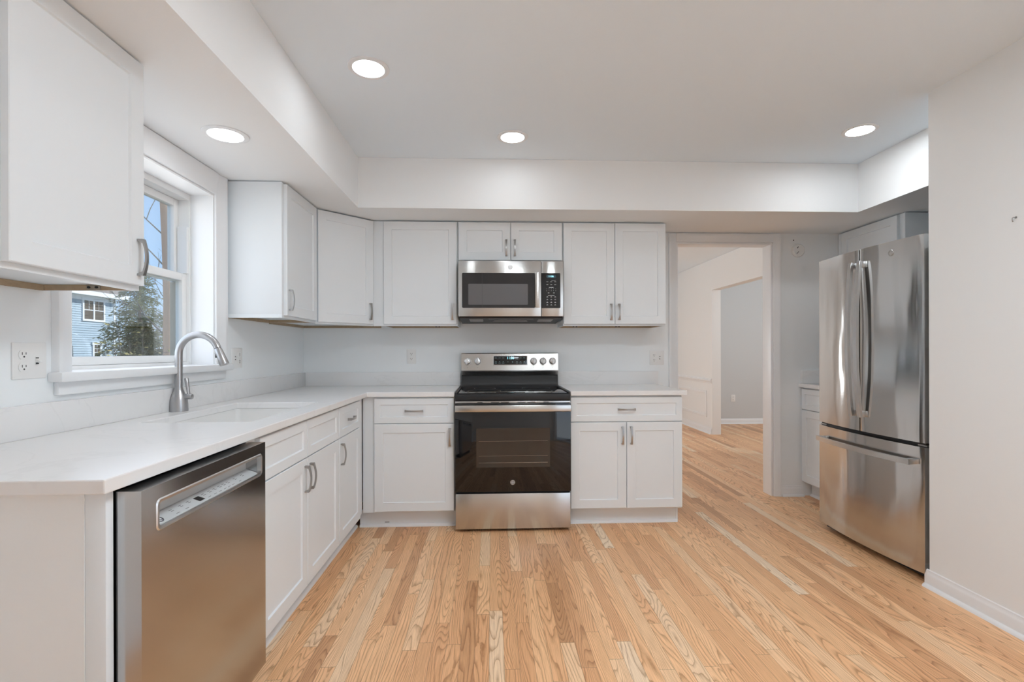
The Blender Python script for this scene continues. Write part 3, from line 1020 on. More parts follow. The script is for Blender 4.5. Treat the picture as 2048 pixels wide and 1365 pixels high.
def monogram(parent, M, r, ring_m, face_m, ink_m, nm='badge'):
    """round badge with a raised rim and an interlaced two-letter script monogram, facing local -Y of M"""
    Mf = M @ Matrix.Rotation(PI / 2, 4, 'X')
    bm = bmesh.new()
    lathe(bm, [(0, 0.0), (r, 0.0), (r, 0.0012), (0, 0.0012)], 36, Mf)
    b = make(nm, bm, face_m, parent)
    bm = bmesh.new()
    for rr_, t_ in ((0.93 * r, 0.07 * r), (0.80 * r, 0.04 * r)):
        pts = [Mf @ Vector((rr_ * math.cos(2 * PI * k / 36), rr_ * math.sin(2 * PI * k / 36), 0.0013)) for k in range(37)]
        tube(bm, pts, t_, 6, False)
    make('badge_rim', bm, ring_m, b)
    bm = bmesh.new()
    def stroke(f, t0, t1, w, n=22):
        tube(bm, [Mf @ Vector((*f(t0 + (t1 - t0) * k / n), 0.0014)) for k in range(n + 1)], w, 6)
    # flowing G and E
    stroke(lambda t: (r * (-0.20 + 0.30 * math.cos(t)), r * (0.02 + 0.42 * math.sin(t))), R(50), R(330), r * 0.055)
    stroke(lambda t: (r * (0.08 - 0.02 * t), r * (-0.12 - 0.38 * t)), 0, 1, r * 0.05, 6)
    stroke(lambda t: (r * (0.28 + 0.24 * math.cos(t)), r * (0.22 + 0.20 * math.sin(t))), R(30), R(270), r * 0.055)
    stroke(lambda t: (r * (0.28 + 0.26 * math.cos(t)), r * (-0.22 + 0.24 * math.sin(t))), R(90), R(330), r * 0.055)
    for a in (45, 135, 225, 315):
        ca, sa = math.cos(R(a)), math.sin(R(a))
        stroke(lambda t: (r * (0.66 * ca + 0.10 * math.cos(t)), r * (0.66 * sa + 0.10 * math.sin(t))), 0, R(270), r * 0.03, 10)
    make('badge_letters', bm, ink_m, b)
    return b
monogram(cp, on_ledge(-0.213, 0.42) @ Matrix.Rotation(-PI / 2, 4, 'X'), 0.013, INK, PALEPL, INK)
box('toe_panel', BLACKP, -W2 + 0.004, W2 - 0.004, 0.06, 0.074, 0.005, 0.103, 0, dw)

# ------------------------------------------------------------------ range
rg = thing('range', 'stainless steel electric range with black glass cooktop and oven door', 'range', (0, 0, 0))
RX = 0.378
box('body', DKGREY, -RX + 0.002, RX - 0.002, -0.655, -0.03, 0.035, 0.852, 0, rg)
boxes('foot', BLACKP, [(-0.34, -0.30, -0.61, -0.57, 0.0, 0.035)], 0, rg)
boxes('foot', BLACKP, [(0.30, 0.34, -0.61, -0.57, 0.0, 0.035)], 0, rg)
# cooktop: black frame with raised rim and inset glass
bm = bmesh.new()
bm_box(bm, -RX, RX, -0.675, -0.095, 0.855, 0.897, 0.004)
bm_box(bm, -RX, -RX + 0.014, -0.675, -0.095, 0.896, 0.907, 0.002)
bm_box(bm, RX - 0.014, RX, -0.675, -0.095, 0.896, 0.907, 0.002)
ck = make('cooktop', bm, BLACKP, rg)
box('glass_top', BLACKG, -RX + 0.020, RX - 0.020, -0.664, -0.10, 0.8975, 0.903, 0.002, ck)
RINGM = mat('burner_print', (0.10, 0.10, 0.11), 0.3)
for (bx, by, br) in ((-0.19, -0.50, 0.115), (0.19, -0.50, 0.09), (-0.19, -0.23, 0.08), (0.19, -0.23, 0.105)):
    bm = bmesh.new()
    va = [bm.verts.new((bx + br * math.cos(2 * PI * k / 48), by + br * math.sin(2 * PI * k / 48), 0.9033)) for k in range(48)]
    vb = [bm.verts.new((bx + (br - 0.002) * math.cos(2 * PI * k / 48), by + (br - 0.002) * math.sin(2 * PI * k / 48), 0.9033)) for k in range(48)]
    for k in range(48):
        bm.faces.new((va[k], va[(k + 1) % 48], vb[(k + 1) % 48], vb[k]))
    make('burner_ring', bm, RINGM, ck, smooth=None)
# backguard
bm = bmesh.new()
prof = [(-0.094, 0.899), (-0.094, 0.905), (-0.086, 0.915), (-0.080, 0.93), (-0.078, 0.985), (-0.070, 0.992), (-0.03, 0.992), (-0.03, 0.899)]
prism(bm, prof, lambda a, b, k: Vector((-0.372 if k == 0 else 0.374, a, b)))
bgd = make('backguard', bm, BLACKP, rg, 25)
bm = bmesh.new()
prof = [(-0.074, 0.9925), (-0.096, 1.022), (-0.098, 1.030), (-0.082, 1.158), (-0.078, 1.163), (-0.03, 1.163), (-0.03, 0.9925)]
prism(bm, prof, lambda a, b, k: Vector((-0.372 if k == 0 else 0.376, a, b)))
cpn = make('control_panel', bm, STEEL, rg, 25)
cpn.data.polygons.foreach_set('use_smooth', [False] * len(cpn.data.polygons))
SLP = math.atan2(0.016, 0.128)
def on_panel(x, z, d=0.0):
    y = -0.098 + (z - 1.030) * 0.016 / 0.128
    return Matrix.Translation((x, y - d, z)) @ Matrix.Rotation(-SLP, 4, 'X')
bm = bmesh.new()
lathe(bm, [(0, 0.002), (0.027, 0.002), (0.027, 0.0), ], 36, Matrix.Rotation(PI / 2, 4, 'X'))
lathe(bm, [(0.0255, 0.002), (0.0255, 0.010), (0.0225, 0.022), (0.020, 0.024), (0, 0.024)], 36, Matrix.Rotation(PI / 2, 4, 'X'))
bm_box(bm, -0.0065, 0.0065, -0.034, -0.022, -0.025, 0.025, 0.003)
KN = make('knob', bm, STEELH, rg, 40)
bm = bmesh.new()
bm_box(bm, -0.0015, 0.0015, -0.0348, -0.0338, 0.004, 0.023, 0)
KI = make('knob_pointer', bm, BLACKP, KN)
kx = (-0.325, -0.246, 0.185, 0.258, 0.332)
for i, x in enumerate(kx):
    if i == 0:
        k = KN
    else:
        k = KN.copy()
        COL.objects.link(k)
        k2 = KI.copy()
        COL.objects.link(k2)
        k2.parent = k
    k.matrix_local = on_panel(x, 1.100, 0.0005) @ Matrix.Rotation(R((8, 0, 0, 0, -5)[i]), 4, 'Y')
bm = bmesh.new()
for x in kx:
    M = on_panel(x, 1.052, 0.0004)
    for dx in (0, ):
        bmv = [bm.verts.new(M @ Vector(p)) for p in ((-0.003, 0, -0.002), (0.003, 0, -0.002), (0, 0, 0.003))]
        bm.faces.new(bmv)
    for a in (-130, -95, -60, 60, 95, 130):
        M2 = on_panel(x + 0.034 * math.sin(R(a)), 1.100 + 0.034 * math.cos(R(a)), 0.0004)
        if a in (-130, -60) and x < 0:
            continue
        bm.faces.new([bm.verts.new(M2 @ Vector(p)) for p in ((-0.0012, 0, -0.0012), (0.0012, 0, -0.0012), (0.0012, 0, 0.0012), (-0.0012, 0, 0.0012))])
make('knob_lettering', bm, INK, cpn, smooth=None)
# display
dsp = box('display_frame', STEELH, -0.129, 0.138, -0.0022, 0.0, -0.037, 0.037, 0.001, cpn)
dsp.matrix_local = on_panel(0, 1.106, 0.0005)
dg_ = box('display', BLACKG, -0.124, 0.133, -0.0040, -0.0023, -0.033, 0.033, 0.0006, dsp)
text('clock_digits', '11:06', 0.026, CYAN, dg_, Matrix.Translation((0.006, -0.0046, 0.018)) @ FACE)
bm = bmesh.new()
random.seed(2)
for x in (-0.106, -0.078, -0.050, 0.056, 0.084, 0.112):
    for z, h_ in ((0.019, 0.0022), (-0.011, 0.006), (-0.0205, 0.0018)):
        w_ = 0.006 if h_ > 0.005 else 0.0085
        if h_ > 0.005:
            for sx in (-1, 0, 1):
                bm_box(bm, x + sx * 0.0035 - 0.0009, x + sx * 0.0035 + 0.0009, -0.0046, -0.0041, z - 0.003 + abs(sx) * 0.0015, z + 0.003 - abs(sx) * 0.001)
        else:
            bm_box(bm, x - w_, x + w_, -0.0046, -0.0041, z - h_ / 2, z + h_ / 2)
for x in (-0.014, 0.022):
    bm_box(bm, x - 0.005, x + 0.005, -0.0046, -0.0041, -0.0135, -0.0115)
bm_box(bm, 0.021, 0.023, -0.0046, -0.0041, -0.0175, -0.0075)
make('display_lettering', bm, PALECY, dg_, smooth=None)
# vent trim, oven door, handle, drawer
bm = bmesh.new()
bm_box(bm, -RX, RX, -0.672, -0.656, 0.838, 0.851, 0.001)
vt_ = make('vent_trim', bm, STEEL, rg)
bm = bmesh.new()
for a, b in ((-0.234, -0.199), (-0.144, -0.090), (-0.080, -0.025), (0.029, 0.083), (0.093, 0.147), (0.199, 0.235)):
    bm_box(bm, a, b, -0.6726, -0.6715, 0.8415, 0.8455, 0)
make('vent_grille', bm, SLOT, vt_)
od = box('oven_door', BLACKG, -RX, RX, -0.690, -0.657, 0.262, 0.836, 0.002, rg)
OVW = boxes('oven_window', OVENWIN, [(-0.240, 0.241, -0.6912, -0.6902, 0.422, 0.676)], 0, od)
bm = bmesh.new()
for z in (0.592, 0.496, 0.452):
    tube(bm, [(-0.225, -0.6916, z), (0.225, -0.6916, z)], 0.0011 if z > 0.46 else 0.0018, 6)
make('oven_rack', bm, mat('dim_rack_wire', (0.16, 0.12, 0.09), 0.4, 0.6), OVW)
monogram(od, Matrix.Translation((-0.004, -0.6905, 0.323)), 0.0165, CHROME, mat('badge_blue_grey', (0.55, 0.62, 0.68), 0.35, 0.6), INK)
oh = box('door_handle', STEEL, -RX + 0.001, RX - 0.001, -0.722, -0.706, 0.786, 0.829, 0.004, od)
for xa_ in (-RX + 0.004, RX - 0.030):
    box('handle_mount', STEELH, xa_, xa_ + 0.026, -0.7055, -0.6905, 0.792, 0.824, 0.002, oh)
box('storage_drawer', STEEL, -RX + 0.003, RX - 0.003, -0.687, -0.657, 0.020, 0.250, 0.003, rg)

# ------------------------------------------------------------------ microwave
mw = thing('microwave', 'stainless steel over-the-range microwave hung under the short wall cabinet', 'microwave', (0, 0, 0))
MX, MZ0, MZ1 = 0.376, 1.424, 1.816
box('case', DKGREY, -0.370, 0.370, -0.385, -0.003, MZ0 - 0.002, MZ1 + 0.004, 0.002, mw)
# door with window (left) and control side (right)
XS = 0.214
bm = bmesh.new()
bm_box(bm, -0.372, XS - 0.001, -0.418, -0.386, MZ0, MZ1, 0.003)
md = make('door', bm, STEEL, mw)
bm = bmesh.new()
n_ = 5
def rounded_plate(x0, x1, z0, z1, r, y0, y1, rl=True, rrt=True):
    pts = []
    for (cx0, cz0, a0, on) in ((x1, z1, 0, rrt), (x0, z1, PI / 2, rl), (x0, z0, PI, rl), (x1, z0, 1.5 * PI, rrt)):
        sx = -1 if cx0 == x1 else 1
        sz = -1 if cz0 == z1 else 1
        if on:
            for k in range(n_ + 1):
                a = a0 + PI / 2 * k / n_
                pts.append((cx0 + sx * r + r * math.cos(a), cz0 + sz * r + r * math.sin(a)))
        else:
            pts.append((cx0, cz0))
    prism(bm, pts, lambda a, b, k: Vector((a, y0 if k == 0 else y1, b)))
rounded_plate(-0.346, 0.166, 1.483, 1.731, 0.009, -0.4195, -0.417, True, False)
mg = make('door_glass', bm, MGLASS, md, 30)
bm = bmesh.new()
rounded_plate(-0.302, 0.118, 1.506, 1.653, 0.005, -0.4204, -0.4196)
make('viewing_window', bm, MWIN, mg, 30)
box('glass_seam', SLOT, -0.2055, -0.2040, -0.4209, -0.4196, 1.483, 1.731, 0, mg)
bm = bmesh.new()
bm_box(bm, 0.168, 0.203, -0.447, -0.436, 1.484, 1.733, 0.003)
bm_box(bm, 0.176, 0.196, -0.437, -0.4185, 1.486, 1.512, 0.002)
bm_box(bm, 0.176, 0.196, -0.437, -0.4185, 1.705, 1.731, 0.002)
make('door_handle', bm, STEEL, md)
monogram(md, Matrix.Translation((-0.006, -0.4185, 1.770)), 0.0155, CHROME, STEELH, CHROME)
bm = bmesh.new()
bm_box(bm, XS + 0.001, 0.372, -0.418, -0.386, MZ0, MZ1, 0.003)
cs = make('control_side', bm, STEEL, mw)
bm = bmesh.new()
rounded_plate(0.216, 0.349, 1.482, 1.731, 0.007, -0.4195, -0.417, False, True)
keyp = make('keypad', bm, BLACKG, cs, 30)
bm = bmesh.new()
rounded_plate(0.250, 0.318, 1.697, 1.716, 0.004, -0.4203, -0.4196)
make('display', bm, mat('blue_display', (0.02, 0.06, 0.09), 0.15), keyp, 30)
text('clock_digits', '11:06', 0.017, CYAN, keyp, Matrix.Translation((0.283, -0.4206, 1.7065)) @ FACE)
bm = bmesh.new()
def km(x, z, w, h):
    bm_box(bm, x - w / 2, x + w / 2, -0.4200, -0.4196, z - h / 2, z + h / 2)
for x in (0.256, 0.284, 0.312):
    km(x, 1.669, 0.014, 0.002)
    km(x, 1.648, 0.013, 0.004)
    for z in (1.560, 1.541, 1.522, 1.504):
        km(x, z, 0.012, 0.0022)
        km(x, z + 0.004, 0.007, 0.0016)
km(0.300, 1.678, 0.03, 0.002)
km(0.284, 1.629, 0.032, 0.0028)
km(0.284, 1.571, 0.046, 0.003)
km(0.265, 1.590, 0.010, 0.004)
km(0.303, 1.590, 0.010, 0.004)
make('key_lettering', bm, WHITEINK, keyp, smooth=None)
for i in range(10):
    text('key_digit', str((i + 1) % 10), 0.009, WHITEINK, keyp, Matrix.Translation((0.252 + 0.016 * (i % 5), -0.4199, 1.619 - 0.0135 * (i // 5))) @ FACE, 0.0002)
# underside with vents and lamp
bm = bmesh.new()
prof = [(-0.412, MZ0 - 0.0005), (-0.405, MZ0 - 0.012), (-0.02, MZ0 - 0.030), (-0.02, MZ0 - 0.0025), (-0.386, MZ0 - 0.0025)]
prism(bm, prof, lambda a, b, k: Vector((-0.366 if k == 0 else 0.366, a, b)))
mu = make('underside', bm, BLACKP, mw, smooth=None)
SU = math.atan2(0.018, 0.385)
def under(x0, x1, y0, y1, d):
    return [Vector((x, y, MZ0 - 0.012 - (y + 0.405) * 0.018 / 0.385 - d)) for x, y in ((x0, y0), (x1, y0), (x1, y1), (x0, y1))]
def under_pad(nm, m_, x0, x1, y0, y1, d, ins):
    bm = bmesh.new()
    lo = [bm.verts.new(p) for p in under(x0, x1, y0, y1, 0.0005)]
    hi = [bm.verts.new(p) for p in under(x0 + ins, x1 - ins, y0 + ins, y1 - ins, d)]
    for k in range(4):
        bm.faces.new((lo[k], lo[(k + 1) % 4], hi[(k + 1) % 4], hi[k]))
    bm.faces.new(hi)
    make(nm, bm, m_, mu, smooth=None)
FILT = mat('filter_aluminium', (0.42, 0.41, 0.40), 0.45, 0.8)
RIBM = mat('grey_rib', (0.22, 0.22, 0.23), 0.4)
under_pad('grease_filter', FILT, -0.30, -0.20, -0.36, -0.20, 0.004, 0.004)
under_pad('lamp_cover', FILT, 0.20, 0.31, -0.36, -0.20, 0.004, 0.004)
for y0, y1, xw in ((-0.30, -0.27, 0.12), (-0.24, -0.22, 0.13), (-0.385, -0.375, 0.16)):
    under_pad('vent_rib', RIBM, -xw, xw, y0, y1, 0.006, 0.0)

# ------------------------------------------------------------------ refrigerator (faces -x)
FYC, FW = -1.0945, 0.4035
fr = thing('refrigerator', 'stainless steel french door refrigerator standing in the alcove', 'refrigerator', (2.045, FYC, 0), -PI / 2)
# local: x along world -y, -y is out (towards -x), z up
box('case', DKGREY, -FW + 0.006, FW - 0.006, 0.054, 0.80, 0.03, 1.735, 0.004, fr)
boxes('base_grille', BLACKP, [(-FW + 0.02, FW - 0.02, 0.04, 0.0535, 0.01, 0.10)], 0, fr)
for xf_ in (-0.36, 0.32):
    box('foot', BLACKP, xf_, xf_ + 0.04, 0.1, 0.14, 0.0, 0.0295, 0, fr)
BUL = 0.030
def fdoor(name, x0, x1, z0, z1, m):
    bm = bmesh.new()
    n = 22
    f = []
    for k in range(n + 1):
        x = x0 + (x1 - x0) * k / n
        y = -BUL * (1 - (x / FW) ** 2)
        f.append((x, y))
    # rounded vertical edges
    pts = [(x0 + 0.001, 0.046), (x0, 0.040), (x0, f[0][1] + 0.008)] + [(x0 + 0.0015, f[0][1] + 0.002)] + f[1:-1] + [(x1 - 0.0015, f[-1][1] + 0.002)] + [(x1, f[-1][1] + 0.008), (x1, 0.040), (x1 - 0.001, 0.046)]
    prism(bm, pts, lambda a, b, k: Vector((a, b, z0 if k == 0 else z1)))
    return make(name, bm, m, fr, 30)
fl_ = fdoor('door', -FW, -0.004, 0.706, 1.768, STEELF)
fr_ = fdoor('door', 0.004, FW, 0.706, 1.768, STEELF)
fz_ = fdoor('freezer_drawer', -FW, FW, 0.045, 0.684, STEELF)
for d, x0, x1 in ((fl_, -FW, -0.004), (fr_, 0.004, FW)):
    box('door_cap', DKGREY, x0 + 0.006, x1 - 0.006, 0.002, 0.044, 1.7685, 1.7705, 0.0008, d)
box('gasket', BLACKP, -FW + 0.008, FW - 0.008, 0.015, 0.0535, 0.6845, 0.7055, 0, fr)
# vertical bowed handles
def bowed(name, parent, xh, za, zb, out0, bow, half_w, th):
    bm = bmesh.new()
    n = 24
    rings = []
    for k in range(n + 1):
        t = k / n
        z = za + (zb - za) * t
        y = -(out0 + bow * (1 - (2 * t - 1) ** 2))
        rings.append([bm.verts.new(p) for p in ((xh - half_w, y, z), (xh + half_w, y, z), (xh + half_w, y + th, z), (xh - half_w, y + th, z))])
    for p, q in zip(rings, rings[1:]):
        for k in range(4):
            bm.faces.new((p[k], p[(k + 1) % 4], q[(k + 1) % 4], q[k]))
    bm.faces.new(rings[0][::-1])
    bm.faces.new(rings[-1])
    bmesh.ops.bevel(bm, geom=[e for e in bm.edges if abs((e.verts[0].co - e.verts[1].co).z) > 0.02], offset=0.002, segments=1, affect='EDGES')
    h_ = make(name, bm, STEELH, parent, 40)
    for zz in (za + 0.001, zb - 0.036):
        box('handle_post', STEELH, xh - half_w + 0.001, xh + half_w - 0.001, -out0 + th - 0.001, -BUL + 0.002, zz, zz + 0.035, 0.002, h_)
    return h_
bowed('door_handle', fl_, -0.034, 0.79, 1.695, 0.062, 0.024, 0.013, 0.016)
bowed('door_handle', fr_, 0.034, 0.79, 1.695, 0.062, 0.024, 0.013, 0.016)
bm = bmesh.new()
n = 24
rings = []
za, zb = -0.362, 0.362
for k in range(n + 1):
    t = k / n
    x = za + (zb - za) * t
    y = -(0.050 + 0.032 * (1 - (2 * t - 1) ** 2))
    rings.append([bm.verts.new(p) for p in ((x, y, 0.590), (x, y, 0.618), (x, y + 0.016, 0.618), (x, y + 0.016, 0.590))])
for p, q in zip(rings, rings[1:]):
    for k in range(4):
        bm.faces.new((p[k], p[(k + 1) % 4], q[(k + 1) % 4], q[k]))
bm.faces.new(rings[0][::-1])
bm.faces.new(rings[-1])
fh = make('drawer_handle', bm, STEELH, fz_, 40)
for xx in (za + 0.001, zb - 0.034):
    box('handle_post', STEELH, xx, xx + 0.033, -0.036, -0.004, 0.591, 0.617, 0.002, fh)
for sx in (-1, 1):
    boxes('hinge', CHROME if sx > 0 else CHROME, [(sx * FW - 0.055 * (sx > 0) - 0.0, sx * FW + 0.055 * (sx < 0), 0.012, 0.030, 0.686, 0.694)], 0.002, fr)
box('hinge_cover', BLACKP, FW - 0.07, FW - 0.002, 0.047, 0.26, 1.736, 1.774, 0.006, fr)
box('hinge_cover', BLACKP, -FW + 0.002, -FW + 0.07, 0.047, 0.26, 1.736, 1.774, 0.006, fr)
xb_ = 0.222
monogram(fr_, Matrix.Translation((xb_, -BUL * (1 - (xb_ / FW) ** 2) - 0.0004, 1.705)) @ Matrix.Rotation(math.atan(2 * BUL * xb_ / FW ** 2), 4, 'Z'), 0.0165, CHROME, STEELH, CHROME)

# ------------------------------------------------------------------ recessed downlights
def downlight(label, x, y, z, group=None, m=None):
    t = thing('recessed_light', label, 'ceiling light', (x, y, z), 0, group)
    bm = bmesh.new()
    lathe(bm, [(0.092, -0.0005), (0.091, -0.004), (0.074, -0.007), (0.070, -0.006), (0.069, -0.0015), (0.0695, -0.0005)], 48)
    make('trim_ring', bm, TRIM, t, 50)
    bm = bmesh.new()
    lathe(bm, [(0, -0.0045), (0.068, -0.0045), (0.068, -0.001), (0, -0.001)], 48)
    make('lens', bm, m or LENS, t)
    return t
downlight('round recessed ceiling light nearest the left soffit, biggest of the ceiling lights', -0.689, -1.658, ZC)
downlight('round recessed ceiling light above the range, in front of the microwave', -0.011, -0.964, ZC)
downlight('round recessed ceiling light above the refrigerator', 2.000, -1.123, ZC, None, LENS2)
downlight('round recessed light in the soffit above the sink window', -1.291, -1.711, ZS)
GB = 'added ceiling lights behind the viewpoint'
for x, y in ((0.9, -3.7), (0.9, -4.7)):  # unseen fixtures added to light the kitchen from the rear
    downlight('added unseen round recessed ceiling light further back in the room', x, y, ZC, GB)

t = thing('ceiling_fill_panel', 'large square fill light panel added on the ceiling, out of view', 'ceiling light', (0.45, -2.76, ZC))  # added fill panel, out of view above the frame
boxes('frame', TRIM, [(-0.33, 0.33, -0.33, -0.30, -0.02, -0.0005), (-0.33, 0.33, 0.30, 0.33, -0.02, -0.0005), (-0.33, -0.30, -0.30, 0.30, -0.02, -0.0005), (0.30, 0.33, -0.30, 0.30, -0.02, -0.0005)], 0.002, t)
box('diffuser', PANEL, -0.2995, 0.2995, -0.2995, 0.2995, -0.014, -0.002, 0, t)

# ------------------------------------------------------------------ outlets, switches and small wall fittings
def receptacle(parent, u, v, ground):
    bm = bmesh.new()
    pts = []
    for k in range(32):
        a = 2 * PI * k / 32
        pts.append((u + 0.0172 * math.cos(a), v + max(-0.0135, min(0.0135, 0.0172 * math.sin(a)))))
    prism(bm, pts, lambda a, b, k: Vector((a, -0.0049 if k == 0 else -0.0075, b)))
    r_ = make('receptacle', bm, PLASTIC, parent, 30)
    bm = bmesh.new()
    bm_box(bm, u - 0.0072, u - 0.0050, -0.0079, -0.0076, v - 0.001, v + 0.0075)
    bm_box(bm, u + 0.0050, u + 0.0072, -0.0079, -0.0076, v + 0.000, v + 0.0070)
    lathe(bm, [(0, 0.0003), (0.0028, 0.0003), (0.0028, 0)], 12, Matrix.Translation((u, -0.0076, v - 0.0065)) @ Matrix.Rotation(PI / 2, 4, 'X'))
    make('socket_slots', bm, SLOT, r_, smooth=None)

def plate(label, loc, rz, gang, kinds):
    t = thing('outlet_plate' if 'outlet' in kinds else 'switch_plate', label, 'outlet', loc, rz)
    w = 0.035 if gang == 1 else 0.058
    bm = bmesh.new()
    bm_box(bm, -w, w, -0.0048, -0.0003, -0.057, 0.057, 0.0018)
    make('cover', bm, PLASTIC, t)
    for i, kd in enumerate(kinds):
        u = 0 if gang == 1 else (-0.023 if i == 0 else 0.023)
        if kd == 'outlet':
            receptacle(t, u, 0.0195, True)
            receptacle(t, u, -0.0195, True)
        else:
            bm = bmesh.new()
            bm_box(bm, u - 0.0055, u + 0.0055, -0.0062, -0.0049, -0.0125, 0.0125, 0.0004)
            s_ = make('switch_well', bm, INK if kd == 'dark' else PLASTIC, t)
            bm = bmesh.new()
            prism(bm, [(-0.0063, -0.004), (-0.0185, -0.0085), (-0.0195, -0.003), (-0.0063, 0.006)], lambda a, b, k: Vector((u - 0.0042 if k == 0 else u + 0.0042, a, b)))
            make('toggle', bm, PLASTIC, s_, smooth=None)
            bm = bmesh.new()
            bm_box(bm, u - 0.0055, u + 0.0055, -0.0066, -0.0063, 0.0068, 0.0105)
            bm_box(bm, u - 0.0055, u + 0.0055, -0.0066, -0.0063, -0.0115, -0.0062)
            make('toggle_slot', bm, SLOT, s_, smooth=None)
    return t
plate('white double wall plate with outlet and switch at the near end, left of the window', (XL, -2.285, 1.153), PI / 2, 2, ('outlet', 'switch'))
plate('white double wall plate with switch and outlet between window and corner', (XL, -1.012, 1.143), PI / 2, 2, ('switch', 'outlet'))
plate('white single outlet plate on the wall left of the range', (-0.767, 0, 1.138), 0, 1, ('outlet',))
plate('white double wall plate with outlet and switch beside the doorway', (1.181, 0, 1.122), 0, 2, ('outlet', 'switch'))
plate('small white outlet plate low on the grey wall of the far hall', (3.727, 3.87, 0.41), 0, 1, ('outlet',))

t = thing('smoke_detector', 'round white detector on the wall between the doorway and the refrigerator', 'detector', (2.338, 0, 1.985))
bm = bmesh.new()
lathe(bm, [(0.052, 0.0003), (0.053, 0.006), (0.050, 0.020), (0.044, 0.026), (0, 0.027)], 40, Matrix.Rotation(PI / 2, 4, 'X'))
make('body', bm, PLASTIC, t, 40)
bm = bmesh.new()
for (u, v, l_, w_) in ((-0.013, -0.020, 0.0125, 0.0017), (-0.013, 0.022, 0.008, 0.0035)):
    ca, sa = math.cos(R(52)), math.sin(R(52))
    pts = [(u + a * ca * l_ - b * sa * w_, v + a * sa * l_ + b * ca * w_) for a, b in ((-1, -1), (1, -1), (1, 1), (-1, 1))]
    prism(bm, pts, lambda a, b, k: Vector((a, -0.0272 if k == 0 else -0.0278, b)))
make('vent_slot', bm, INK, t, smooth=None)
bm = bmesh.new()
lathe(bm, [(0, 0.003), (0.004, 0.003), (0.004, 0.0002)], 12, Matrix.Rotation(PI / 2, 4, 'X'))
o = make('nail', bm, SLOT, None)
o.location = (2.306, 0, 2.07)
tag(o, 'tiny dark nail in the wall just above the round white detector', 'nail')
bm = bmesh.new()
tube(bm, [(0, 0, 0), (-0.012, 0, 0), (-0.016, 0, -0.004), (-0.016, 0, -0.012), (-0.012, 0.002, -0.017), (-0.007, 0.004, -0.014)], 0.0016, 8)
lathe(bm, [(0, 0.0006), (0.005, 0.0006), (0.005, 0.0002)], 12, Matrix.Rotation(-PI / 2, 4, 'Y'))
o = make('wall_hook', bm, CHROME, None)
o.location = (XR - 0.0005, -1.945, 1.728)
tag(o, 'tiny metal hook on the bare right wall', 'hook')

# ------------------------------------------------------------------ outdoors, seen through the sink window
random.seed(11)
GZ = -1.6
def ground_mat():
    m = mat('winter_lawn', (0.16, 0.14, 0.08), 0.95)
    b = m.node_tree.nodes['Principled BSDF']
    g = N(m, 'ShaderNodeTexCoord')
    z = N(m, 'ShaderNodeTexNoise')
    z.inputs['Scale'].default_value = 1.2
    z.inputs['Detail'].default_value = 8
    L(m, g.outputs['Object'], z.inputs['Vector'])
    r_ = N(m, 'ShaderNodeValToRGB')
    r_.color_ramp.elements[0].color = (0.10, 0.11, 0.04, 1)
    r_.color_ramp.elements[1].color = (0.28, 0.21, 0.12, 1)
    L(m, z.outputs[0], r_.inputs[0])
    L(m, r_.outputs[0], b.inputs['Base Color'])
    return m
struct(box('ground', ground_mat(), -90, -1.9, -20, 90, GZ - 0.3, GZ))

SIDING = mat('blue_grey_siding', (0.36, 0.46, 0.55), 0.7)
HTRIM = mat('house_trim_white', (0.78, 0.82, 0.88), 0.6)
ROOFM = mat('brown_shingle', (0.20, 0.17, 0.15), 0.9)
HGLASS = mat('house_window_glass', (0.09, 0.07, 0.05), 0.5, spec=0.2)
hs = thing('neighbour_house', 'blue grey clapboard house with white window trim seen through the sink window', 'house', (-24.0, 22.0, GZ))
# local: facade plane x = 0 facing +x, y along, z up from ground
HY0, HY1, HZ = -4.0, 6.45, 4.60 - GZ
bm = bmesh.new()
bm_box(bm, -8.0, -0.03, HY0, HY1, 0, HZ, 0)
nb = int(HZ / 0.135)
for k in range(nb + 1):
    z0 = k * 0.135
    prism(bm, [(-0.03, z0), (0.012, z0), (-0.012, min(z0 + 0.135, HZ)), (-0.03, min(z0 + 0.135, HZ))], lambda a, b, q: Vector((a, HY0 if q == 0 else HY1, b)))
make('wall', bm, SIDING, hs, smooth=None)
boxes('corner_board', HTRIM, [(-0.10, 0.03, HY1 - 0.10, HY1 + 0.03, 0, HZ)], 0, hs)
bm = bmesh.new()
prof = [(0.45, HZ - 0.02), (0.45, HZ + 0.14), (-4.0, HZ + 2.9), (-8.4, HZ + 0.1), (-8.4, HZ - 0.05)]
prism(bm, [(0.42, HZ + 0.02), (0.42, HZ + 0.16), (-4.0, HZ + 3.0), (-8.4, HZ + 0.16), (-8.4, HZ + 0.02), (-4.0, HZ + 2.82)], lambda a, b, q: Vector((a, HY0 - 0.5 if q == 0 else HY1 + 0.55, b)))
make('roof', bm, ROOFM, hs, smooth=None)
bm = bmesh.new()
bm_box(bm, 0.38, 0.46, HY0 - 0.5, HY1 + 0.58, HZ - 0.10, HZ + 0.15, 0)
bm_box(bm, -0.02, 0.38, HY0 - 0.5, HY1 + 0.58, HZ - 0.10, HZ - 0.06, 0)
bm_box(bm, -0.01, 0.03, HY0, HY1, HZ - 0.36, HZ - 0.10, 0)
prism(bm, [(0.46, HZ - 0.06), (0.46, HZ + 0.18), (-4.0, HZ + 3.05), (-4.0, HZ + 2.75)], lambda a, b, q: Vector((a, HY1 + 0.56 if q == 0 else HY1 + 0.68, b)))
make('fascia', bm, HTRIM, hs, smooth=None)
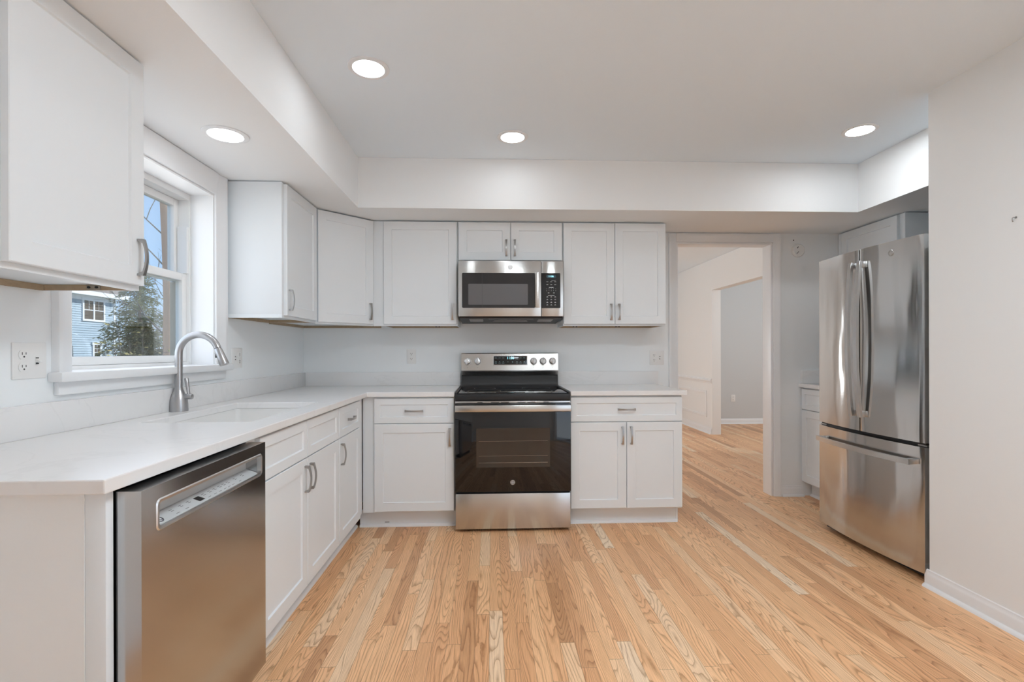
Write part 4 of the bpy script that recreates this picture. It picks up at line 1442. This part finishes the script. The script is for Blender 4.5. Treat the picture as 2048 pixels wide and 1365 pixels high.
def house_window(y0, y1, z0, z1, mull, hood=True, rows=True):
    z0, z1 = z0 - GZ, z1 - GZ
    y0, y1 = y0 - 22.0, y1 - 22.0
    bm = bmesh.new()
    t_ = 0.11
    bm_box(bm, 0.0, 0.06, y0 - t_, y0, z0 - t_, z1 + t_)
    bm_box(bm, 0.0, 0.06, y1, y1 + t_, z0 - t_, z1 + t_)
    bm_box(bm, 0.0, 0.06, y0, y1, z0 - t_, z0)
    bm_box(bm, 0.0, 0.07, y0 - t_ - 0.06, y1 + t_ + 0.06, z1, z1 + t_ + 0.05)
    for k in range(1, mull):
        yy = y0 + (y1 - y0) * k / mull
        bm_box(bm, 0.0, 0.055, yy - 0.05, yy + 0.05, z0, z1)
    zm = (z0 + z1) / 2
    bm_box(bm, 0.0, 0.05, y0, y1, zm - 0.022, zm + 0.022)
    for k in range(mull):
        ym = y0 + (y1 - y0) * (k + 0.5) / mull
        bm_box(bm, 0.0, 0.042, ym - 0.010, ym + 0.010, zm, z1)
        bm_box(bm, 0.0, 0.042, y0, y1, (zm + z1) / 2 - 0.010, (zm + z1) / 2 + 0.010)
    f = make('window', bm, HTRIM, hs, smooth=None)
    box('pane', HGLASS, 0.016, 0.03, y0, y1, z0, z1, 0, f)
house_window(26.05, 27.50, 3.12, 4.22, 2)
house_window(26.78, 27.22, 0.70, 1.60, 1)

BARK = mat('grey_brown_bark', (0.27, 0.19, 0.13), 0.95)
BARKR = mat('red_brown_bark', (0.72, 0.42, 0.26), 0.95)
TWIG = mat('dark_twig', (0.14, 0.12, 0.10), 0.9)
NEED = mat('conifer_needles', (0.24, 0.24, 0.10), 0.9)
YEW = mat('dense_evergreen_leaf', (0.13, 0.125, 0.045), 0.8)
LEAF = mat('olive_shrub_leaf', (0.50, 0.43, 0.17), 0.6)
REDTW = mat('reddish_twig', (0.36, 0.22, 0.17), 0.9)

def spray(bm, c, d, ln, wd):
    """one leaf / needle spray: a thin folded blade from c along d"""
    d = Vector(d).normalized()
    s = d.cross(Vector((random.uniform(-1, 1), random.uniform(-1, 1), random.uniform(0.2, 1))))
    if s.length < 1e-4:
        return
    s.normalize()
    up = s.cross(d) * wd * 0.35
    a = Vector(c)
    b = a + d * ln
    mdp = a + d * ln * 0.45
    va, vb = bm.verts.new(a), bm.verts.new(b)
    v1, v2 = bm.verts.new(mdp + s * wd * 0.5 + up), bm.verts.new(mdp - s * wd * 0.5 + up)
    bm.faces.new((va, v1, vb))
    bm.faces.new((va, vb, v2))

def conifer(label, x, y, h, rad, nbr, droop, m, ln, wd, dens, name='conifer_tree', z_lo=0.1):
    t = thing(name, label, 'tree', (x, y, GZ))
    bm = bmesh.new()
    tube(bm, [(0, 0, 0), (0.02, 0, h * 0.5), (0, 0, h)], [0.16, 0.09, 0.01], 8)
    make('trunk', bm, BARK, t)
    bm = bmesh.new()
    for i in range(nbr):
        f = i / nbr
        z = h * (z_lo + (0.98 - z_lo) * f)
        ln_b = rad * (1 - f) ** 0.8 * random.uniform(0.75, 1.1) + 0.1
        a = random.uniform(0, 2 * PI)
        dx, dy = math.cos(a), math.sin(a)
        ns = max(3, int(dens * ln_b))
        for k in range(ns):
            s = (k + random.random()) / ns
            p = (dx * ln_b * s + random.gauss(0, 0.05), dy * ln_b * s + random.gauss(0, 0.05), z + ln_b * (0.10 * s - droop * s * s) + random.gauss(0, 0.05))
            for q in range(3):
                spray(bm, p, (dx + random.gauss(0, 0.7), dy + random.gauss(0, 0.7), random.gauss(-0.35, 0.35)), ln * random.uniform(0.6, 1.3), wd)
    make('foliage', bm, m, t, smooth=None)
    return t

def twig_tree(bm, p, d, ln, r, depth, spread=0.5):
    p, d = Vector(p), Vector(d).normalized()
    pts = [p]
    for k in range(3):
        d = (d + Vector((random.gauss(0, 0.10), random.gauss(0, 0.10), random.gauss(0.03, 0.06)))).normalized()
        pts.append(pts[-1] + d * ln / 3)
    tube(bm, pts, [r, r * 0.9, r * 0.8, r * 0.62], 5, False)
    if depth > 0:
        for k in range(random.choice((2, 3))):
            nd = (d + Vector((random.gauss(0, spread), random.gauss(0, spread), random.gauss(0.1, spread * 0.5)))).normalized()
            twig_tree(bm, pts[random.choice((2, 3))], nd, ln * random.uniform(0.6, 0.85), r * 0.6, depth - 1, spread)

def dirpt(t, dist):
    """ground point seen from the room at a bearing (dx/dy) and depth"""
    return (-0.1395 + t * dist, -3.908 + dist)

# big feathery conifer, dense clipped evergreen in front, tall bare trunk beside the window
conifer('feathery drooping conifer beside the blue grey house', *dirpt(-0.690, 24.0), 7.2, 2.2, 240, 0.30, NEED, 0.17, 0.035, 26)
conifer('dark dense evergreen bush in front of the feathery conifer', *dirpt(-0.686, 17.5), 3.9, 1.4, 420, 0.12, YEW, 0.12, 0.045, 30, name='evergreen_bush', z_lo=0.03)
tt = thing('bare_tree', 'tall bare brown tree trunk close to the window', 'tree', (*dirpt(-0.634, 8.2), GZ))
bm = bmesh.new()
tube(bm, [(0, 0, 0), (0.0, 0, 1.2), (-0.01, 0.0, 2.5), (0.0, 0, 3.6), (-0.015, 0, 4.4), (-0.03, 0, 5.0), (-0.06, 0, 5.25), (-0.09, 0, 5.38)], [0.10, 0.085, 0.078, 0.075, 0.078, 0.085, 0.07, 0.02], 12)
make('trunk', bm, BARKR, tt)
bm = bmesh.new()
for z, a in ((3.3, 2.4), (4.1, 3.4), (4.6, 2.8), (3.0, 3.0)):
    twig_tree(bm, (-0.02, 0, z), (math.cos(a), math.sin(a), 0.9), 0.75, 0.012, 3, 0.35)
make('branch', bm, TWIG, tt, smooth=None)
for k, (b_, dd_, hh, lab) in enumerate(((-0.658, 38.0, 4.2, 'bare grey tree behind the conifer, forked at the top'), (-0.645, 46.0, 4.6, 'reddish bare tree between conifer and trunk'), (-0.622, 42.0, 3.8, 'reddish bare shrub right beside the trunk'))):
    t_ = thing('bare_tree', lab, 'tree', (*dirpt(b_, dd_), GZ))
    bm = bmesh.new()
    for q in range(1 if k == 0 else 4):
        twig_tree(bm, (random.gauss(0, 0.12), random.gauss(0, 0.12), 0), (random.gauss(0, 0.12), random.gauss(0, 0.12), 1), hh * 0.55, 0.07 if k == 0 else 0.035, 5, 0.42)
    make('branches', bm, BARK if k == 0 else REDTW, t_, smooth=None)

def leafy_shrub(label, b_, dist, h, n, lv):
    t_ = thing('leafy_shrub', label, 'shrub', (*dirpt(b_, dist), GZ))
    bm, bl = bmesh.new(), bmesh.new()
    for i in range(n):
        a = random.uniform(0, 2 * PI)
        sp_ = random.uniform(0.03, 0.24)
        top = Vector((math.cos(a) * sp_ * h, math.sin(a) * sp_ * h, h * random.uniform(0.72, 1.0)))
        base = Vector((random.gauss(0, 0.05), random.gauss(0, 0.05), 0))
        pts = [base.lerp(top, s) + Vector((0, 0, 0.12 * h * math.sin(PI * s) * 0.5)) for s in (0, 0.33, 0.66, 1)]
        tube(bm, pts, [0.010, 0.008, 0.006, 0.003], 5, False)
        for k in range(lv):
            s = random.uniform(0.45, 1.0)
            p = base.lerp(top, s) + Vector((random.gauss(0, 0.07), random.gauss(0, 0.07), random.gauss(0, 0.05) + 0.1 * h * math.sin(PI * s) * 0.5))
            d = Vector((random.gauss(0, 1), random.gauss(0, 1), random.gauss(0.4, 0.5)))
            tube(bm, [base.lerp(top, s), p], [0.003, 0.002], 4, False)
            for q in range(3):
                spray(bl, p, (d.x + random.gauss(0, 0.8), d.y + random.gauss(0, 0.8), d.z), random.uniform(0.05, 0.085), 0.026)
    make('stems', bm, TWIG, t_, smooth=None)
    make('leaves', bl, LEAF, t_, smooth=None)
leafy_shrub('olive leafed shrub rising in front of the dark evergreen', -0.700, 7.4, 3.25, 26, 9)
leafy_shrub('sparse twiggy shrub in front of the blue grey house, left in the window', -0.795, 5.0, 3.0, 12, 6)
